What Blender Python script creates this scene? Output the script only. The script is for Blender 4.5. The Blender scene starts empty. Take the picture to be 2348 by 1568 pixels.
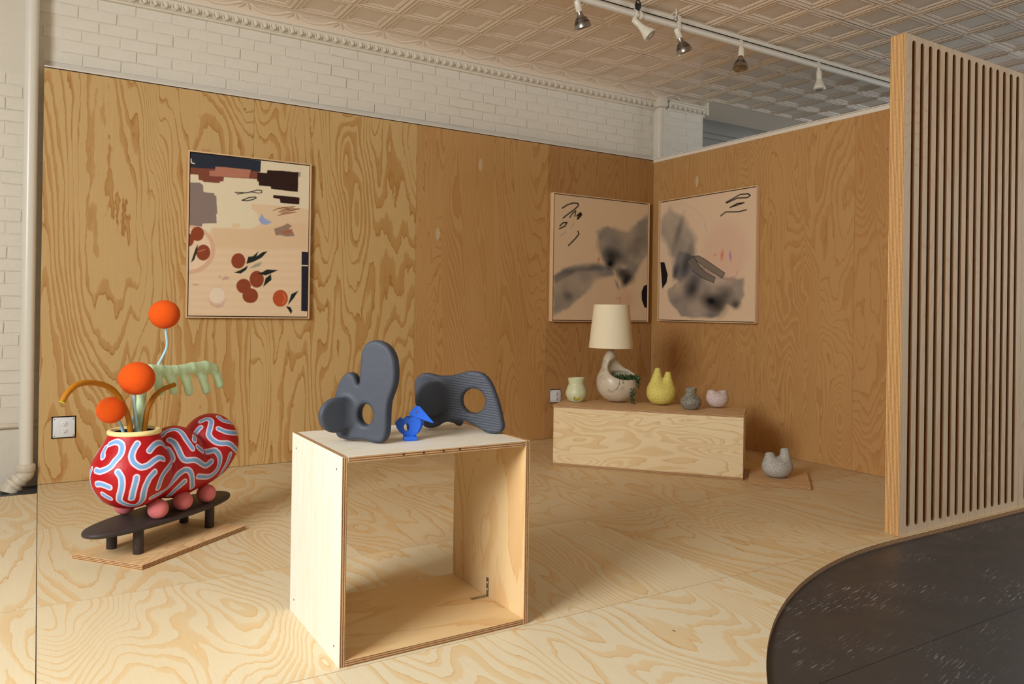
import bpy, bmesh, math, random
import numpy as np
from mathutils import Vector, Matrix
random.seed(7)
SC = bpy.context.scene
COL = SC.collection
PI = math.pi
def rad(d): return d*PI/180

# ------------------------------------------------------------------ camera
cam_d = bpy.data.cameras.new('camera'); cam = bpy.data.objects.new('camera', cam_d); COL.objects.link(cam)
YAW, PITCH, ROLL, FPX = 0.5534, 0.0030, 0.0148, 1756.75
CAM = Vector((-4.8704, -5.4042, 1.0824))
fw = Vector((math.sin(YAW)*math.cos(PITCH), math.cos(YAW)*math.cos(PITCH), math.sin(PITCH)))
r0 = Vector((math.cos(YAW), -math.sin(YAW), 0)); u0 = r0.cross(fw)
rr = r0*math.cos(ROLL)+u0*math.sin(ROLL); uu = -r0*math.sin(ROLL)+u0*math.cos(ROLL)
M = Matrix((rr, uu, -fw)).transposed().to_4x4(); M.translation = CAM
cam.matrix_world = M
cam_d.sensor_width = 36; cam_d.lens = FPX/2348*36; cam_d.shift_y = -75.3/2348
cam_d.clip_start = .02
SC.camera = cam
# ------------------------------------------------------------------ light
SC.view_settings.view_transform = 'Standard'; SC.view_settings.look = 'None'
SC.view_settings.gamma = 1; SC.view_settings.use_curve_mapping = False
SC.view_settings.exposure = 0.0
W = bpy.data.worlds.new('world'); SC.world = W; W.use_nodes = True
W.node_tree.nodes['Background'].inputs[0].default_value = (.75, .87, 1, 1)
W.node_tree.nodes['Background'].inputs[1].default_value = 1.0
def area(name, loc, target, sx, sy, power, col):
    d = bpy.data.lights.new(name, 'AREA'); d.shape = 'RECTANGLE'; d.size = sx; d.size_y = sy
    d.energy = power; d.color = col
    o = bpy.data.objects.new(name, d); COL.objects.link(o); o.location = loc
    o.rotation_euler = (Vector(target)-Vector(loc)).to_track_quat('-Z', 'Y').to_euler()
    return o
# daylight through the street windows on the left, a rear window and the far end of the room
area('window_daylight_left', (-7.75, -4.55, 2.45), (-7.75+5, -4.55+1.5, .1), 1.7, 1.4, 282, (.965, .995, 1))
area('window_daylight_rear', (3.4, -8.1, 2.0), (1.6, -5, 1.2), 4.2, 2.2, 92, (1, .985, .95))
area('window_daylight_right', (8.35, -2.2, 1.9), (0, -2.2, 2.3), 5.0, 2.2, 200, (.86, .93, 1))

# ------------------------------------------------------------------ object helpers
def prop(o, label=None, cat=None, group=None, kind=None):
    if label: o['label'] = label
    if cat: o['category'] = cat
    if group: o['group'] = group
    if kind: o['kind'] = kind
    return o
def link(name, me, parent=None, loc=None, rot=None):
    o = bpy.data.objects.new(name, me); COL.objects.link(o)
    if parent: o.parent = parent
    if loc is not None: o.location = loc
    if rot is not None: o.rotation_euler = rot
    return o
def empty(name, loc=(0, 0, 0), rz=0, label=None, cat=None, group=None):
    o = link(name, None, None, loc, (0, 0, rz)); o.empty_display_size = .05
    return prop(o, label, cat, group)
def finish(me, mats, smooth=False, auto=None):
    for m in (mats if isinstance(mats, (list, tuple)) else [mats]): me.materials.append(m)
    if smooth:
        me.polygons.foreach_set('use_smooth', [True]*len(me.polygons))
        if auto is not None: me.set_sharp_from_angle(angle=rad(auto))
    me.update(); return me
def from_py(v, f, mats, smooth=False, auto=None, mi=None):
    me = bpy.data.meshes.new('m'); me.from_pydata([tuple(map(float, p)) for p in v], [], [tuple(map(int, q)) for q in f])
    if mi is not None: me.polygons.foreach_set('material_index', mi)
    return finish(me, mats, smooth, auto)
def bm_me(bm, mats, smooth=False, auto=None):
    me = bpy.data.meshes.new('m'); bmesh.ops.recalc_face_normals(bm, faces=bm.faces[:]); bm.to_mesh(me); bm.free()
    return finish(me, mats, smooth, auto)
def bx(bm, x0, x1, y0, y1, z0, z1, mi=0, bev=0):
    r = bmesh.ops.create_cube(bm, size=1); vs = r['verts']
    for v in vs: v.co = Vector((x0+(v.co.x+.5)*(x1-x0), y0+(v.co.y+.5)*(y1-y0), z0+(v.co.z+.5)*(z1-z0)))
    fs = set(f for v in vs for f in v.link_faces)
    for f in fs: f.material_index = mi
    if bev:
        es = list(set(e for v in vs for e in v.link_edges))
        bmesh.ops.bevel(bm, geom=es, offset=bev, segments=2, affect='EDGES', profile=.5)
def box_me(x0, x1, y0, y1, z0, z1, mats, bev=0):
    bm = bmesh.new(); bx(bm, x0, x1, y0, y1, z0, z1, 0, bev); return bm_me(bm, mats, bool(bev), 35)
def ply_me(x0, x1, y0, y1, z0, z1, face, edge, thin):
    """plywood board: faces across the thin axis carry veneer, the others show the plies"""
    bm = bmesh.new(); bx(bm, x0, x1, y0, y1, z0, z1)
    bmesh.ops.recalc_face_normals(bm, faces=bm.faces[:])
    for f in bm.faces: f.material_index = 0 if abs(f.normal[thin]) > .5 else 1
    bmesh.ops.bevel(bm, geom=bm.edges[:], offset=.0008, segments=1, affect='EDGES')
    return bm_me(bm, [face, edge])
def lathe_me(prof, mat, seg=32, smooth=True, auto=60, sx=1, sy=1):
    v, f = [], []
    for r, z in prof:
        for k in range(seg):
            t = 2*PI*k/seg; v.append((r*math.cos(t)*sx, r*math.sin(t)*sy, z))
    for i in range(len(prof)-1):
        for k in range(seg):
            k2 = (k+1) % seg; f.append((i*seg+k, i*seg+k2, (i+1)*seg+k2, (i+1)*seg+k))
    me = from_py(v, f, mat, smooth, auto); 
    return me
def catmull(P, n=6):
    P = [Vector(p) for p in P]; out = []
    Q = [P[0]*2-P[1]]+P+[P[-1]*2-P[-2]]
    for i in range(1, len(Q)-2):
        for k in range(n):
            t = k/n; a, b, c, d = Q[i-1], Q[i], Q[i+1], Q[i+2]
            out.append(.5*((2*b)+(c-a)*t+(2*a-5*b+4*c-d)*t*t+(3*b-a-3*c+d)*t**3))
    out.append(P[-1]); return out
def tube(P, R, mats, seg=10, caps=True, smooth=True, capmat=0):
    """tube along points P, radius R (number or list)"""
    P = [Vector(p) for p in P]; n = len(P)
    if not isinstance(R, (list, tuple)): R = [R]*n
    v, f, mi = [], [], []
    T = [(P[min(i+1, n-1)]-P[max(i-1, 0)]).normalized() for i in range(n)]
    N = T[0].orthogonal().normalized()
    for i in range(n):
        N = (N-T[i]*N.dot(T[i])).normalized(); B = T[i].cross(N)
        for k in range(seg):
            a = 2*PI*k/seg; v.append(P[i]+(N*math.cos(a)+B*math.sin(a))*R[i])
    for i in range(n-1):
        for k in range(seg):
            k2 = (k+1) % seg; f.append((i*seg+k, i*seg+k2, (i+1)*seg+k2, (i+1)*seg+k)); mi.append(0)
    if caps:
        f.append(tuple(range(seg-1, -1, -1))); mi.append(0)
        f.append(tuple((n-1)*seg+k for k in range(seg))); mi.append(capmat)
    return from_py(v, f, mats, smooth, 50, mi)
def resample(R, n):
    x = np.linspace(0, 1, len(R)); return list(np.interp(np.linspace(0, 1, n), x, R))

# ------------------------------------------------------------------ surface nets (organic shapes)
def sdf_mesh(fn, lo, hi, h, mats, iters=2):
    lo = np.array(lo, float); hi = np.array(hi, float)
    n = np.ceil((hi-lo)/h).astype(int)+1
    ax = [lo[i]+h*np.arange(n[i]) for i in range(3)]
    X, Y, Z = np.meshgrid(*ax, indexing='ij')
    D = fn(X, Y, Z).astype(float)
    S = D < 0
    nx, ny, nz = D.shape
    acc = np.zeros((nx-1, ny-1, nz-1, 3)); cnt = np.zeros((nx-1, ny-1, nz-1))
    for a in range(3):
        offs = [(0, 0), (0, 1), (1, 0), (1, 1)]
        oth = [i for i in range(3) if i != a]
        for o in offs:
            s0 = [slice(0, m-1) for m in (nx, ny, nz)]; s1 = list(s0)
            for q, i in zip(o, oth):
                if q: s0[i] = slice(1, None); s1[i] = slice(1, None)
            s1[a] = slice(1, None)
            d0 = D[tuple(s0)]; d1 = D[tuple(s1)]
            c = (d0 < 0) != (d1 < 0)
            t = np.where(c, d0/np.where(c, d0-d1, 1), 0)
            pos = np.zeros(3)
            p = np.zeros(acc.shape)
            for q, i in zip(o, oth): p[..., i] = q
            p[..., a] = t
            acc += p*c[..., None]; cnt += c
    act = cnt > 0
    idx = -np.ones(act.shape, int); idx[act] = np.arange(act.sum())
    ii = np.argwhere(act)
    V = lo+h*(ii+acc[act]/cnt[act][:, None])
    F = []
    for a in range(3):
        b, c = (a+1) % 3, (a+2) % 3
        s0 = [slice(None)]*3; s1 = [slice(None)]*3
        s0[a] = slice(0, -1); s1[a] = slice(1, None)
        A0 = S[tuple(s0)]; A1 = S[tuple(s1)]
        E = np.argwhere(A0 != A1)
        ok = (E[:, b] > 0) & (E[:, c] > 0) & (E[:, b] < act.shape[b]) & (E[:, c] < act.shape[c])
        E = E[ok]
        q = []
        for db, dc in ((-1, -1), (0, -1), (0, 0), (-1, 0)):
            e = E.copy(); e[:, b] += db; e[:, c] += dc; q.append(idx[e[:, 0], e[:, 1], e[:, 2]])
        q = np.stack(q, 1)
        flip = ~A0[E[:, 0], E[:, 1], E[:, 2]]
        q[flip] = q[flip][:, ::-1]
        F.append(q)
    F = np.concatenate(F)
    for _ in range(iters):      # light laplacian smoothing
        s = np.zeros_like(V); k = np.zeros(len(V))
        for j in range(4):
            a_, b_ = F[:, j], F[:, (j+1) % 4]
            np.add.at(s, a_, V[b_]); np.add.at(k, a_, 1); np.add.at(s, b_, V[a_]); np.add.at(k, b_, 1)
        V = V*.4+.6*s/np.maximum(k, 1)[:, None]
    me = bpy.data.meshes.new('m')
    me.from_pydata(V.tolist(), [], F.tolist())
    return finish(me, mats, True)
def smin(a, b, k):
    h = np.clip(.5+.5*(b-a)/k, 0, 1); return b*(1-h)+a*h-k*h*(1-h)
def smax(a, b, k): return -smin(-a, -b, k)
def ell(X, Y, Z, c, r):
    x, y, z = (X-c[0])/r[0], (Y-c[1])/r[1], (Z-c[2])/r[2]
    k0 = np.sqrt(x*x+y*y+z*z)+1e-9; k1 = np.sqrt((x/r[0])**2+(y/r[1])**2+(z/r[2])**2)+1e-9
    return k0*(k0-1)/k1
def cone(X, Y, Z, a, b, ra, rb):
    """capsule with changing radius"""
    a = np.array(a, float); b = np.array(b, float); d = b-a; L = d@d
    t = np.clip(((X-a[0])*d[0]+(Y-a[1])*d[1]+(Z-a[2])*d[2])/L, 0, 1)
    return np.sqrt((X-a[0]-t*d[0])**2+(Y-a[1]-t*d[1])**2+(Z-a[2]-t*d[2])**2)-(ra+(rb-ra)*t)
def poly2(U, V, P):
    """signed distance to a polygon"""
    P = np.array(P, float); d = np.full(U.shape, 1e9); s = np.ones(U.shape)
    n = len(P)
    for i in range(n):
        a = P[i]; b = P[i-1]; e = b-a; wx = U-a[0]; wy = V-a[1]
        t = np.clip((wx*e[0]+wy*e[1])/(e@e), 0, 1)
        d = np.minimum(d, (wx-e[0]*t)**2+(wy-e[1]*t)**2)
        c1 = V >= a[1]; c2 = V < b[1]; c3 = e[0]*wy > e[1]*wx
        m = (c1 & c2 & c3) | (~c1 & ~c2 & ~c3)
        s = np.where(m, -s, s)
    return s*np.sqrt(d)
def smooth_poly(P, n=4):
    P = np.array(P, float); P = np.vstack([P, P[:2], ]); P = np.vstack([P[-3:-2], P])
    out = []
    for i in range(1, len(P)-2):
        for k in range(n):
            t = k/n; a, b, c, d = P[i-1], P[i], P[i+1], P[i+2]
            out.append(.5*((2*b)+(c-a)*t+(2*a-5*b+4*c-d)*t*t+(3*b-a-3*c+d)*t**3))
    return np.array(out)

# ------------------------------------------------------------------ materials
def srgb(r, g, b):
    f = lambda c: ((c/255+.055)/1.055)**2.4 if c/255 > .04045 else c/255/12.92
    return (f(r), f(g), f(b), 1)
class NT:
    def __init__(s, name):
        s.m = bpy.data.materials.new(name); s.m.use_nodes = True; s.t = s.m.node_tree; s.n = s.t.nodes
        s.p = s.n['Principled BSDF']
    def new(s, typ, **kw):
        n = s.n.new(typ)
        for k, v in kw.items(): setattr(n, k, v)
        return n
    def set(s, inp, v):
        if isinstance(v, bpy.types.NodeSocket): s.t.links.new(v, inp)
        else: inp.default_value = v
    def math(s, op, a, b=None, c=None, clamp=False):
        n = s.new('ShaderNodeMath', operation=op, use_clamp=clamp); s.set(n.inputs[0], a)
        if b is not None: s.set(n.inputs[1], b)
        if c is not None: s.set(n.inputs[2], c)
        return n.outputs[0]
    def vmul(s, v, sc):
        n = s.new('ShaderNodeVectorMath', operation='MULTIPLY'); s.set(n.inputs[0], v); s.set(n.inputs[1], sc); return n.outputs[0]
    def vadd(s, v, sc):
        n = s.new('ShaderNodeVectorMath', operation='ADD'); s.set(n.inputs[0], v); s.set(n.inputs[1], sc); return n.outputs[0]
    def noise(s, v, scale, det=2, rough=.5, dist=0, out=0):
        n = s.new('ShaderNodeTexNoise'); s.set(n.inputs['Vector'], v); n.inputs['Scale'].default_value = scale
        n.inputs['Detail'].default_value = det; n.inputs['Roughness'].default_value = rough; n.inputs['Distortion'].default_value = dist
        return n.outputs[out]
    def ramp(s, f, stops, interp='LINEAR'):
        n = s.new('ShaderNodeValToRGB'); s.set(n.inputs[0], f); e = n.color_ramp.elements; n.color_ramp.interpolation = interp
        while len(e) < len(stops): e.new(.5)
        for q, (p, c) in zip(e, stops): q.position = p; q.color = c if len(c) == 4 else (*c, 1)
        return n.outputs[0]
    def mix(s, f, a, b, blend='MIX'):
        n = s.new('ShaderNodeMix', data_type='RGBA', blend_type=blend); s.set(n.inputs[0], f); s.set(n.inputs[6], a); s.set(n.inputs[7], b)
        return n.outputs[2]
    def obj(s): return s.new('ShaderNodeTexCoord').outputs['Object']
    def bump(s, h, st, dist=.01):
        n = s.new('ShaderNodeBump'); s.set(n.inputs['Height'], h); n.inputs['Strength'].default_value = st; n.inputs['Distance'].default_value = dist
        s.t.links.new(n.outputs[0], s.p.inputs['Normal'])
    def done(s, col, rough=.5, metal=0, spec=.5):
        s.set(s.p.inputs['Base Color'], col); s.set(s.p.inputs['Roughness'], rough); s.p.inputs['Metallic'].default_value = metal
        s.p.inputs['Specular IOR Level'].default_value = spec
        return s.m
def plain(name, col, rough=.5, metal=0, spec=.5, bump=0, bscale=60, var=0):
    n = NT(name); c = col
    if bump or var: nz = n.noise(n.obj(), bscale, 4, .6)
    if bump: n.bump(nz, bump, .004)
    if var:
        nv = n.noise(n.obj(), bscale*.25, 3, .6)
        c = n.mix(nv, tuple(x*(1-var) for x in col[:3])+(1,), tuple(min(1, x*(1+var)) for x in col[:3])+(1,))
    return n.done(c, rough, metal, spec)

def wood(name, grain, light, mid, dark, rings=15, contrast=1.0, low=(2.3, .42), rough=.55, wob=1.0, seedscale=37.0):
    """rotary cut plywood veneer. grain = axis index along which the grain runs (object space)."""
    n = NT(name)
    oi = n.new('ShaderNodeObjectInfo')
    seed = n.math('MULTIPLY', oi.outputs['Random'], seedscale)
    cmb = n.new('ShaderNodeCombineXYZ'); n.set(cmb.inputs[0], seed); n.set(cmb.inputs[1], n.math('MULTIPLY', seed, 1.7)); n.set(cmb.inputs[2], n.math('MULTIPLY', seed, .61))
    base = n.vadd(n.obj(), cmb.outputs[0])
    sc = lambda a, b: tuple(b if i == grain else a for i in range(3))
    # wandering height field -> contour lines, as rotary cut veneer shows
    q = n.vmul(base, sc(low[0], low[1]))
    nz = n.noise(q, 1.0, 2.2, .42, .55)
    jag = n.noise(n.vmul(base, sc(34, 7.5)), 1.0, 2, .6)
    jag2 = n.noise(n.vmul(base, sc(11, 2.2)), 1.0, 2, .5)
    h = n.math('MULTIPLY', nz, float(rings))
    h = n.math('ADD', h, n.math('MULTIPLY', jag, .42*wob))
    h = n.math('ADD', h, n.math('MULTIPLY', jag2, .9*wob))
    fr = n.math('FRACT', h)
    pat = n.noise(n.vmul(base, sc(4.2, 1.0)), 1.0, 3, .55)
    patr = n.ramp(pat, [(.36, (0, 0, 0)), (.66, (1, 1, 1))])
    w = n.math('ADD', .10, n.math('MULTIPLY', patr, .62))
    inside = n.math('DIVIDE', n.math('SUBTRACT', w, fr), .07, clamp=True)
    fade = n.math('SUBTRACT', 1.0, n.math('MULTIPLY', n.math('DIVIDE', fr, w), .35))
    line = n.math('SUBTRACT', 1.0, n.math('DIVIDE', fr, .09), clamp=True)
    edge = n.math('DIVIDE', n.math('SUBTRACT', fr, .965), .035, clamp=True)
    lv = n.ramp(n.noise(n.vmul(base, sc(6, 1.1)), 1.0, 2, .5), [(.34, (.12,)*3), (.6, (1, 1, 1))])
    f = n.math('MULTIPLY', inside, n.math('MULTIPLY', fade, .46))
    f = n.math('ADD', f, n.math('MULTIPLY', n.math('MAXIMUM', line, edge), n.math('MULTIPLY', lv, .42)))
    f = n.math('MULTIPLY', f, contrast, clamp=True)
    col = n.ramp(f, [(0, light), (.5, mid), (1, dark)])
    fine = n.noise(n.vmul(base, sc(260, 5)), 1.0, 3, .7)
    col = n.mix(n.math('MULTIPLY', n.math('SUBTRACT', fine, .35), .38, clamp=True), col, dark)
    big = n.noise(n.vmul(base, sc(1.6, .6)), 1.0, 1, .5)
    col = n.mix(n.math('MULTIPLY', n.math('SUBTRACT', big, .4), .55, clamp=True), col, mid)
    # small knots / pin holes
    vor = n.new('ShaderNodeTexVoronoi'); n.set(vor.inputs['Vector'], n.vmul(base, sc(3.1, 1.9))); vor.inputs['Scale'].default_value = 1.0
    kn = n.ramp(vor.outputs['Distance'], [(0, (1, 1, 1)), (.011, (1, 1, 1)), (.02, (0, 0, 0))])
    col = n.mix(n.math('MULTIPLY', kn, .75), col, tuple(x*.25 for x in dark[:3])+(1,))
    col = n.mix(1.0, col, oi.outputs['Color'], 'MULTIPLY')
    n.bump(fine, .10, .002)
    return n.done(col, rough, 0, .35)
def ply_edge(name, thin, step=.0034, light=srgb(206, 168, 122), dark=srgb(128, 86, 56), lean=.45):
    n = NT(name); o = n.obj(); sp = n.new('ShaderNodeSeparateXYZ'); n.set(sp.inputs[0], o)
    wob = n.noise(n.vmul(o, (9, 9, 9)), 1, 2, .5)
    t = n.math('ADD', n.math('DIVIDE', sp.outputs[thin], step), n.math('MULTIPLY', wob, .8))
    s = n.math('FRACT', n.math('MULTIPLY', t, .5))
    f = n.ramp(s, [(0, (0, 0, 0)), (lean-.06, (0, 0, 0)), (lean+.05, (1, 1, 1)), (.94, (1, 1, 1)), (1, (0, 0, 0))])
    g = n.noise(n.vmul(o, tuple(400 if i == thin else 70 for i in range(3))), 1, 3, .7)
    f = n.math('ADD', f, n.math('MULTIPLY', n.math('SUBTRACT', g, .5), 1.7), clamp=True)
    col = n.ramp(f, [(0, light), (1, dark)])
    return n.done(col, .7, 0, .2)

WALL = dict(light=srgb(204, 172, 118), mid=srgb(184, 140, 80), dark=srgb(152, 102, 52))
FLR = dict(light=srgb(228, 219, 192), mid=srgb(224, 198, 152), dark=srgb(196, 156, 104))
PALE = dict(light=srgb(230, 208, 166), mid=srgb(218, 186, 136), dark=srgb(190, 148, 98))
CREAM = dict(light=srgb(228, 222, 208), mid=srgb(218, 204, 178), dark=srgb(192, 170, 136))
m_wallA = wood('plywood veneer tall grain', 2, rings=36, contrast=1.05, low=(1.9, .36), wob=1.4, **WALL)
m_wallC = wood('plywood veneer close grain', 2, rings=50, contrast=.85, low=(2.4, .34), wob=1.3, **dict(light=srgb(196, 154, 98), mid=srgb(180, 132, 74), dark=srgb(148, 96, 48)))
m_wallB = wood('plywood veneer fine figure', 2, rings=42, contrast=.75, low=(2.6, .6), wob=1.5, **dict(light=srgb(194, 154, 100), mid=srgb(178, 132, 78), dark=srgb(144, 94, 48)))
m_floorply = wood('plywood floor veneer', 1, rings=38, contrast=.95, low=(1.35, .45), wob=1.1, **FLR)
m_palez = wood('pale plywood upright grain', 2, rings=40, contrast=.5, low=(5, .25), wob=.4, **CREAM)
m_paley = wood('pale plywood grain sideways fine', 0, rings=26, contrast=.5, low=(4, .5), **CREAM)
m_palex = wood('pale plywood grain sideways', 0, rings=26, contrast=1.0, low=(4.2, 1.0), **PALE)
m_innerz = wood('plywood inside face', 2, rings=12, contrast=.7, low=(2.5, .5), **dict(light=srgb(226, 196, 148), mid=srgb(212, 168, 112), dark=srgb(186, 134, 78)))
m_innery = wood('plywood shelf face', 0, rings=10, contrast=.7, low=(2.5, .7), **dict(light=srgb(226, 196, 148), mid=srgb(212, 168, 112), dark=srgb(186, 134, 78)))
m_base = wood('oak faced board', 0, rings=16, contrast=.7, low=(5, .8), **dict(light=srgb(222, 186, 140), mid=srgb(204, 158, 108), dark=srgb(172, 122, 76)))
m_screen = wood('washed plywood screen face', 2, rings=26, contrast=.6, low=(3, .5), **dict(light=srgb(230, 204, 172), mid=srgb(214, 180, 142), dark=srgb(182, 144, 108)))
m_slot = plain('slot shade and board brown', srgb(140, 98, 62), .75, spec=.2, bump=.3, bscale=90, var=.2)  # brown carries the shadow inside the slots; also colours the brown board
E_ = [ply_edge('plywood edge plies across '+'xyz'[i], i) for i in range(3)]
m_ledge = ply_edge('laminated thick edge', 1, step=.0037, light=srgb(236, 200, 140), dark=srgb(168, 112, 62), lean=.35)
m_dark = plain('dark recess', srgb(38, 30, 26), .8)
m_whitetrim = plain('white painted edge', srgb(232, 222, 205), .5, bump=.3, bscale=50)
m_brick = plain('white painted brick', srgb(226, 218, 202), .5, bump=.9, bscale=26, var=.03)
m_mortar = plain('white painted mortar', srgb(222, 214, 198), .6, bump=.9, bscale=30, var=.03)
m_plaster = plain('plaster darkened for recess shade', srgb(150, 147, 138), .8)  # grey deepened so the colour carries the dimness of the recess
m_shell = plain('grey room wall', srgb(118, 114, 110), .8)
m_tin = plain('cream painted tin', srgb(238, 220, 198), .24, spec=.6, bump=.14, bscale=16)
m_cornice = plain('cream painted cornice', srgb(224, 214, 196), .42, bump=.25, bscale=45)
m_pipe = plain('white painted pipe', srgb(226, 220, 206), .3, bump=.15, bscale=30, var=.03)
m_joint = plain('grubby painted pipe joint', srgb(212, 200, 178), .5, bump=.6, bscale=40, var=.15)
m_whiteplastic = plain('white fitting', srgb(226, 218, 200), .35)
m_switch = plain('white wiring plate', srgb(226, 228, 230), .4)
m_metal = plain('brushed metal', srgb(170, 168, 164), .32, metal=1)
m_black = plain('matt black', srgb(24, 22, 22), .5)
m_fin = plain('dark gap between fins', srgb(46, 44, 42), .5, metal=.6)
m_glass = plain('reflector glass', srgb(168, 158, 130), .12, spec=.8)
m_frame = plain('pale maple frame', srgb(226, 190, 148), .5, bump=.1, bscale=30, var=.04)
m_gap = plain('shadow gap', srgb(40, 32, 28), .9)
def clay(name, col, rough=.75, bump=.4, bs=45, var=.06): return plain(name, col, rough, bump=bump, bscale=bs, var=var, spec=.3)
m_stone = clay('charcoal stoneware', srgb(68, 72, 82), .55, .25, 30, .12)
m_bench = clay('blackened bench', srgb(62, 54, 52), .5, .5, 60, .25)
m_orange = clay('orange papier mache', srgb(255, 96, 12), .8, .8, 70, .04)
m_pink = clay('pink papier mache', srgb(255, 140, 142), .75, .9, 60, .05)
m_lblue = clay('light blue stem paint', srgb(172, 212, 224), .6, .3, 60)
m_ochre = clay('ochre brown paint', srgb(176, 112, 16), .45, .3, 60, .15)
m_lime = clay('lime tip paint', srgb(206, 226, 60), .6)
m_mint = clay('pale green papier mache', srgb(208, 236, 192), .8, .8, 60, .05)
m_creamrim = clay('cream rim paint', srgb(248, 226, 160), .6)
m_navy = clay('dark blue glaze', srgb(40, 60, 110), .5)
m_bird = plain('bright blue paint', srgb(34, 104, 226), .5, bump=.1, bscale=80)
def speckle(name, base, spot, scale, amt, rough=.6, base2=None):
    n = NT(name); o = n.obj()
    a = n.noise(o, scale, 3, .7); f = n.ramp(a, [(amt-.06, (0, 0, 0)), (amt+.05, (1, 1, 1))])
    b = n.noise(o, scale*.07, 2, .5); c0 = n.mix(b, base, base2 or base)
    n.bump(a, .35, .003); return n.done(n.mix(f, c0, spot), rough, 0, .35)
m_cup = speckle('celadon glaze', srgb(214, 210, 176), srgb(190, 190, 150), 30, .66, .35, srgb(200, 206, 160))
m_lampclay = speckle('taupe stoneware glaze', srgb(196, 180, 154), srgb(180, 164, 140), 14, .62, .32, srgb(206, 192, 168))
m_yellow = speckle('yellow crater glaze', srgb(222, 206, 110), srgb(196, 176, 78), 130, .56, .6)
m_greyspk = speckle('dark speckled grey glaze', srgb(158, 152, 136), srgb(86, 84, 74), 170, .52, .55)
m_pinkspk = speckle('pale pink speckled glaze', srgb(212, 190, 180), srgb(176, 146, 142), 190, .56, .6, srgb(222, 208, 200))
m_ltspk = speckle('light grey crater glaze', srgb(198, 192, 180), srgb(140, 136, 126), 190, .55, .6, srgb(184, 182, 174))
m_inside = plain('vase interior', srgb(60, 50, 44), .8)
m_gold = plain('gold lustre', srgb(206, 178, 40), .35)
m_goldline = plain('dark outline glaze', srgb(70, 76, 44), .4)
m_leafd = plain('dark foliage', srgb(58, 78, 44), .5, var=.2, bscale=40)
m_leafl = plain('mid green foliage', srgb(86, 108, 62), .5, var=.2, bscale=40)
m_twig = plain('reddish trailing stem', srgb(84, 52, 40), .6)
def shade_mat():
    n = NT('cream linen shade'); o = n.obj()
    a = n.noise(n.vmul(o, (60, 60, 900)), 1, 2, .6); n.bump(a, .15, .001)
    m = n.done(srgb(236, 222, 190), .8, 0, .2); n.p.inputs['Transmission Weight'].default_value = 0
    n.p.inputs['Subsurface Weight'].default_value = 0; return m
m_shade = shade_mat()
def darkfloor():
    n = NT('scuffed dark grey floor paint'); o = n.obj()
    a = n.noise(o, 1.3, 3, .6); base = n.mix(a, srgb(48, 48, 49), srgb(62, 61, 62))
    # short scuffs running mostly one way
    rot = n.new('ShaderNodeMapping'); n.set(rot.inputs[0], o); rot.inputs['Rotation'].default_value = (0, 0, rad(-12))
    s1 = n.noise(n.vmul(rot.outputs[0], (10, 130, 1)), 1, 3, .75)
    mk = n.noise(o, 3.2, 3, .6)
    f = n.math('MULTIPLY', n.ramp(s1, [(.575, (0, 0, 0)), (.66, (1, 1, 1))]), n.ramp(mk, [(.50, (0, 0, 0)), (.64, (1, 1, 1))]))
    col = n.mix(n.math('MULTIPLY', f, .7), base, srgb(190, 190, 196))
    s2 = n.noise(n.vmul(rot.outputs[0], (3, 260, 1)), 1, 2, .6); f2 = n.ramp(s2, [(.675, (0, 0, 0)), (.72, (1, 1, 1))])
    col = n.mix(n.math('MULTIPLY', f2, .35), col, srgb(150, 150, 155))
    n.bump(n.noise(o, 8, 4, .6), .12, .004)
    rg = n.math('ADD', .30, n.math('MULTIPLY', n.noise(o, 5, 3, .6), .25))
    return n.done(col, rg, 0, .5)
m_floor = darkfloor()

# ================================================================== SETTING
def struct(name, me, parent=None, loc=None, label=None):
    o = link(name, me, parent, loc)
    if parent is None: o['kind'] = 'structure'
    if label: o['label'] = label
    return o
FZ = -.020
# ---- dark floor boards with a few seams
floor = struct('floor', box_me(-9.2, 8.2, -9.6, 2.2, FZ-.2, FZ-.004, m_floor), label='dark grey scuffed painted floor with pale plywood sheets laid over it')
ys = [-9.6, -8.4, -6.17, -3.94, -1.7, .1, 2.2]
for i in range(len(ys)-1):
    struct('floor_board', box_me(-9.2, 8.2, ys[i]+.001, ys[i+1]-.001, FZ-.01, FZ, m_floor, 0), floor)
# ---- plywood platform sheets
CX, CY, CR = -1.32, -5.732, 2.516
def xedge(y):
    if y > CY+CR: return 1e9
    if y < CY: return CX-CR
    return CX-math.sqrt(CR*CR-(y-CY)**2)
def poly_slab(P, z0, z1, face, edge, sheet_name, parent, tint=(1, 1, 1)):
    n = len(P); v = [(x, y, z1) for x, y in P]+[(x, y, z0) for x, y in P]
    f = [tuple(range(n)), tuple(range(2*n-1, n-1, -1))]; mi = [0, 0]
    for i in range(n):
        j = (i+1) % n; f.append((i, i+n, j+n, j)); mi.append(1)
    me = bpy.data.meshes.new('m'); me.from_pydata(v, [], f); me.polygons.foreach_set('material_index', mi)
    bm = bmesh.new(); bm.from_mesh(me); bmesh.ops.recalc_face_normals(bm, faces=bm.faces[:]); bm.to_mesh(me); bm.free()
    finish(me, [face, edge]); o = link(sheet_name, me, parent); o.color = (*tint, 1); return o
rows = [-.002, -1.075, -2.19, -3.19, -4.35, -5.5, -6.7, -7.9]
g = .0011
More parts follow.
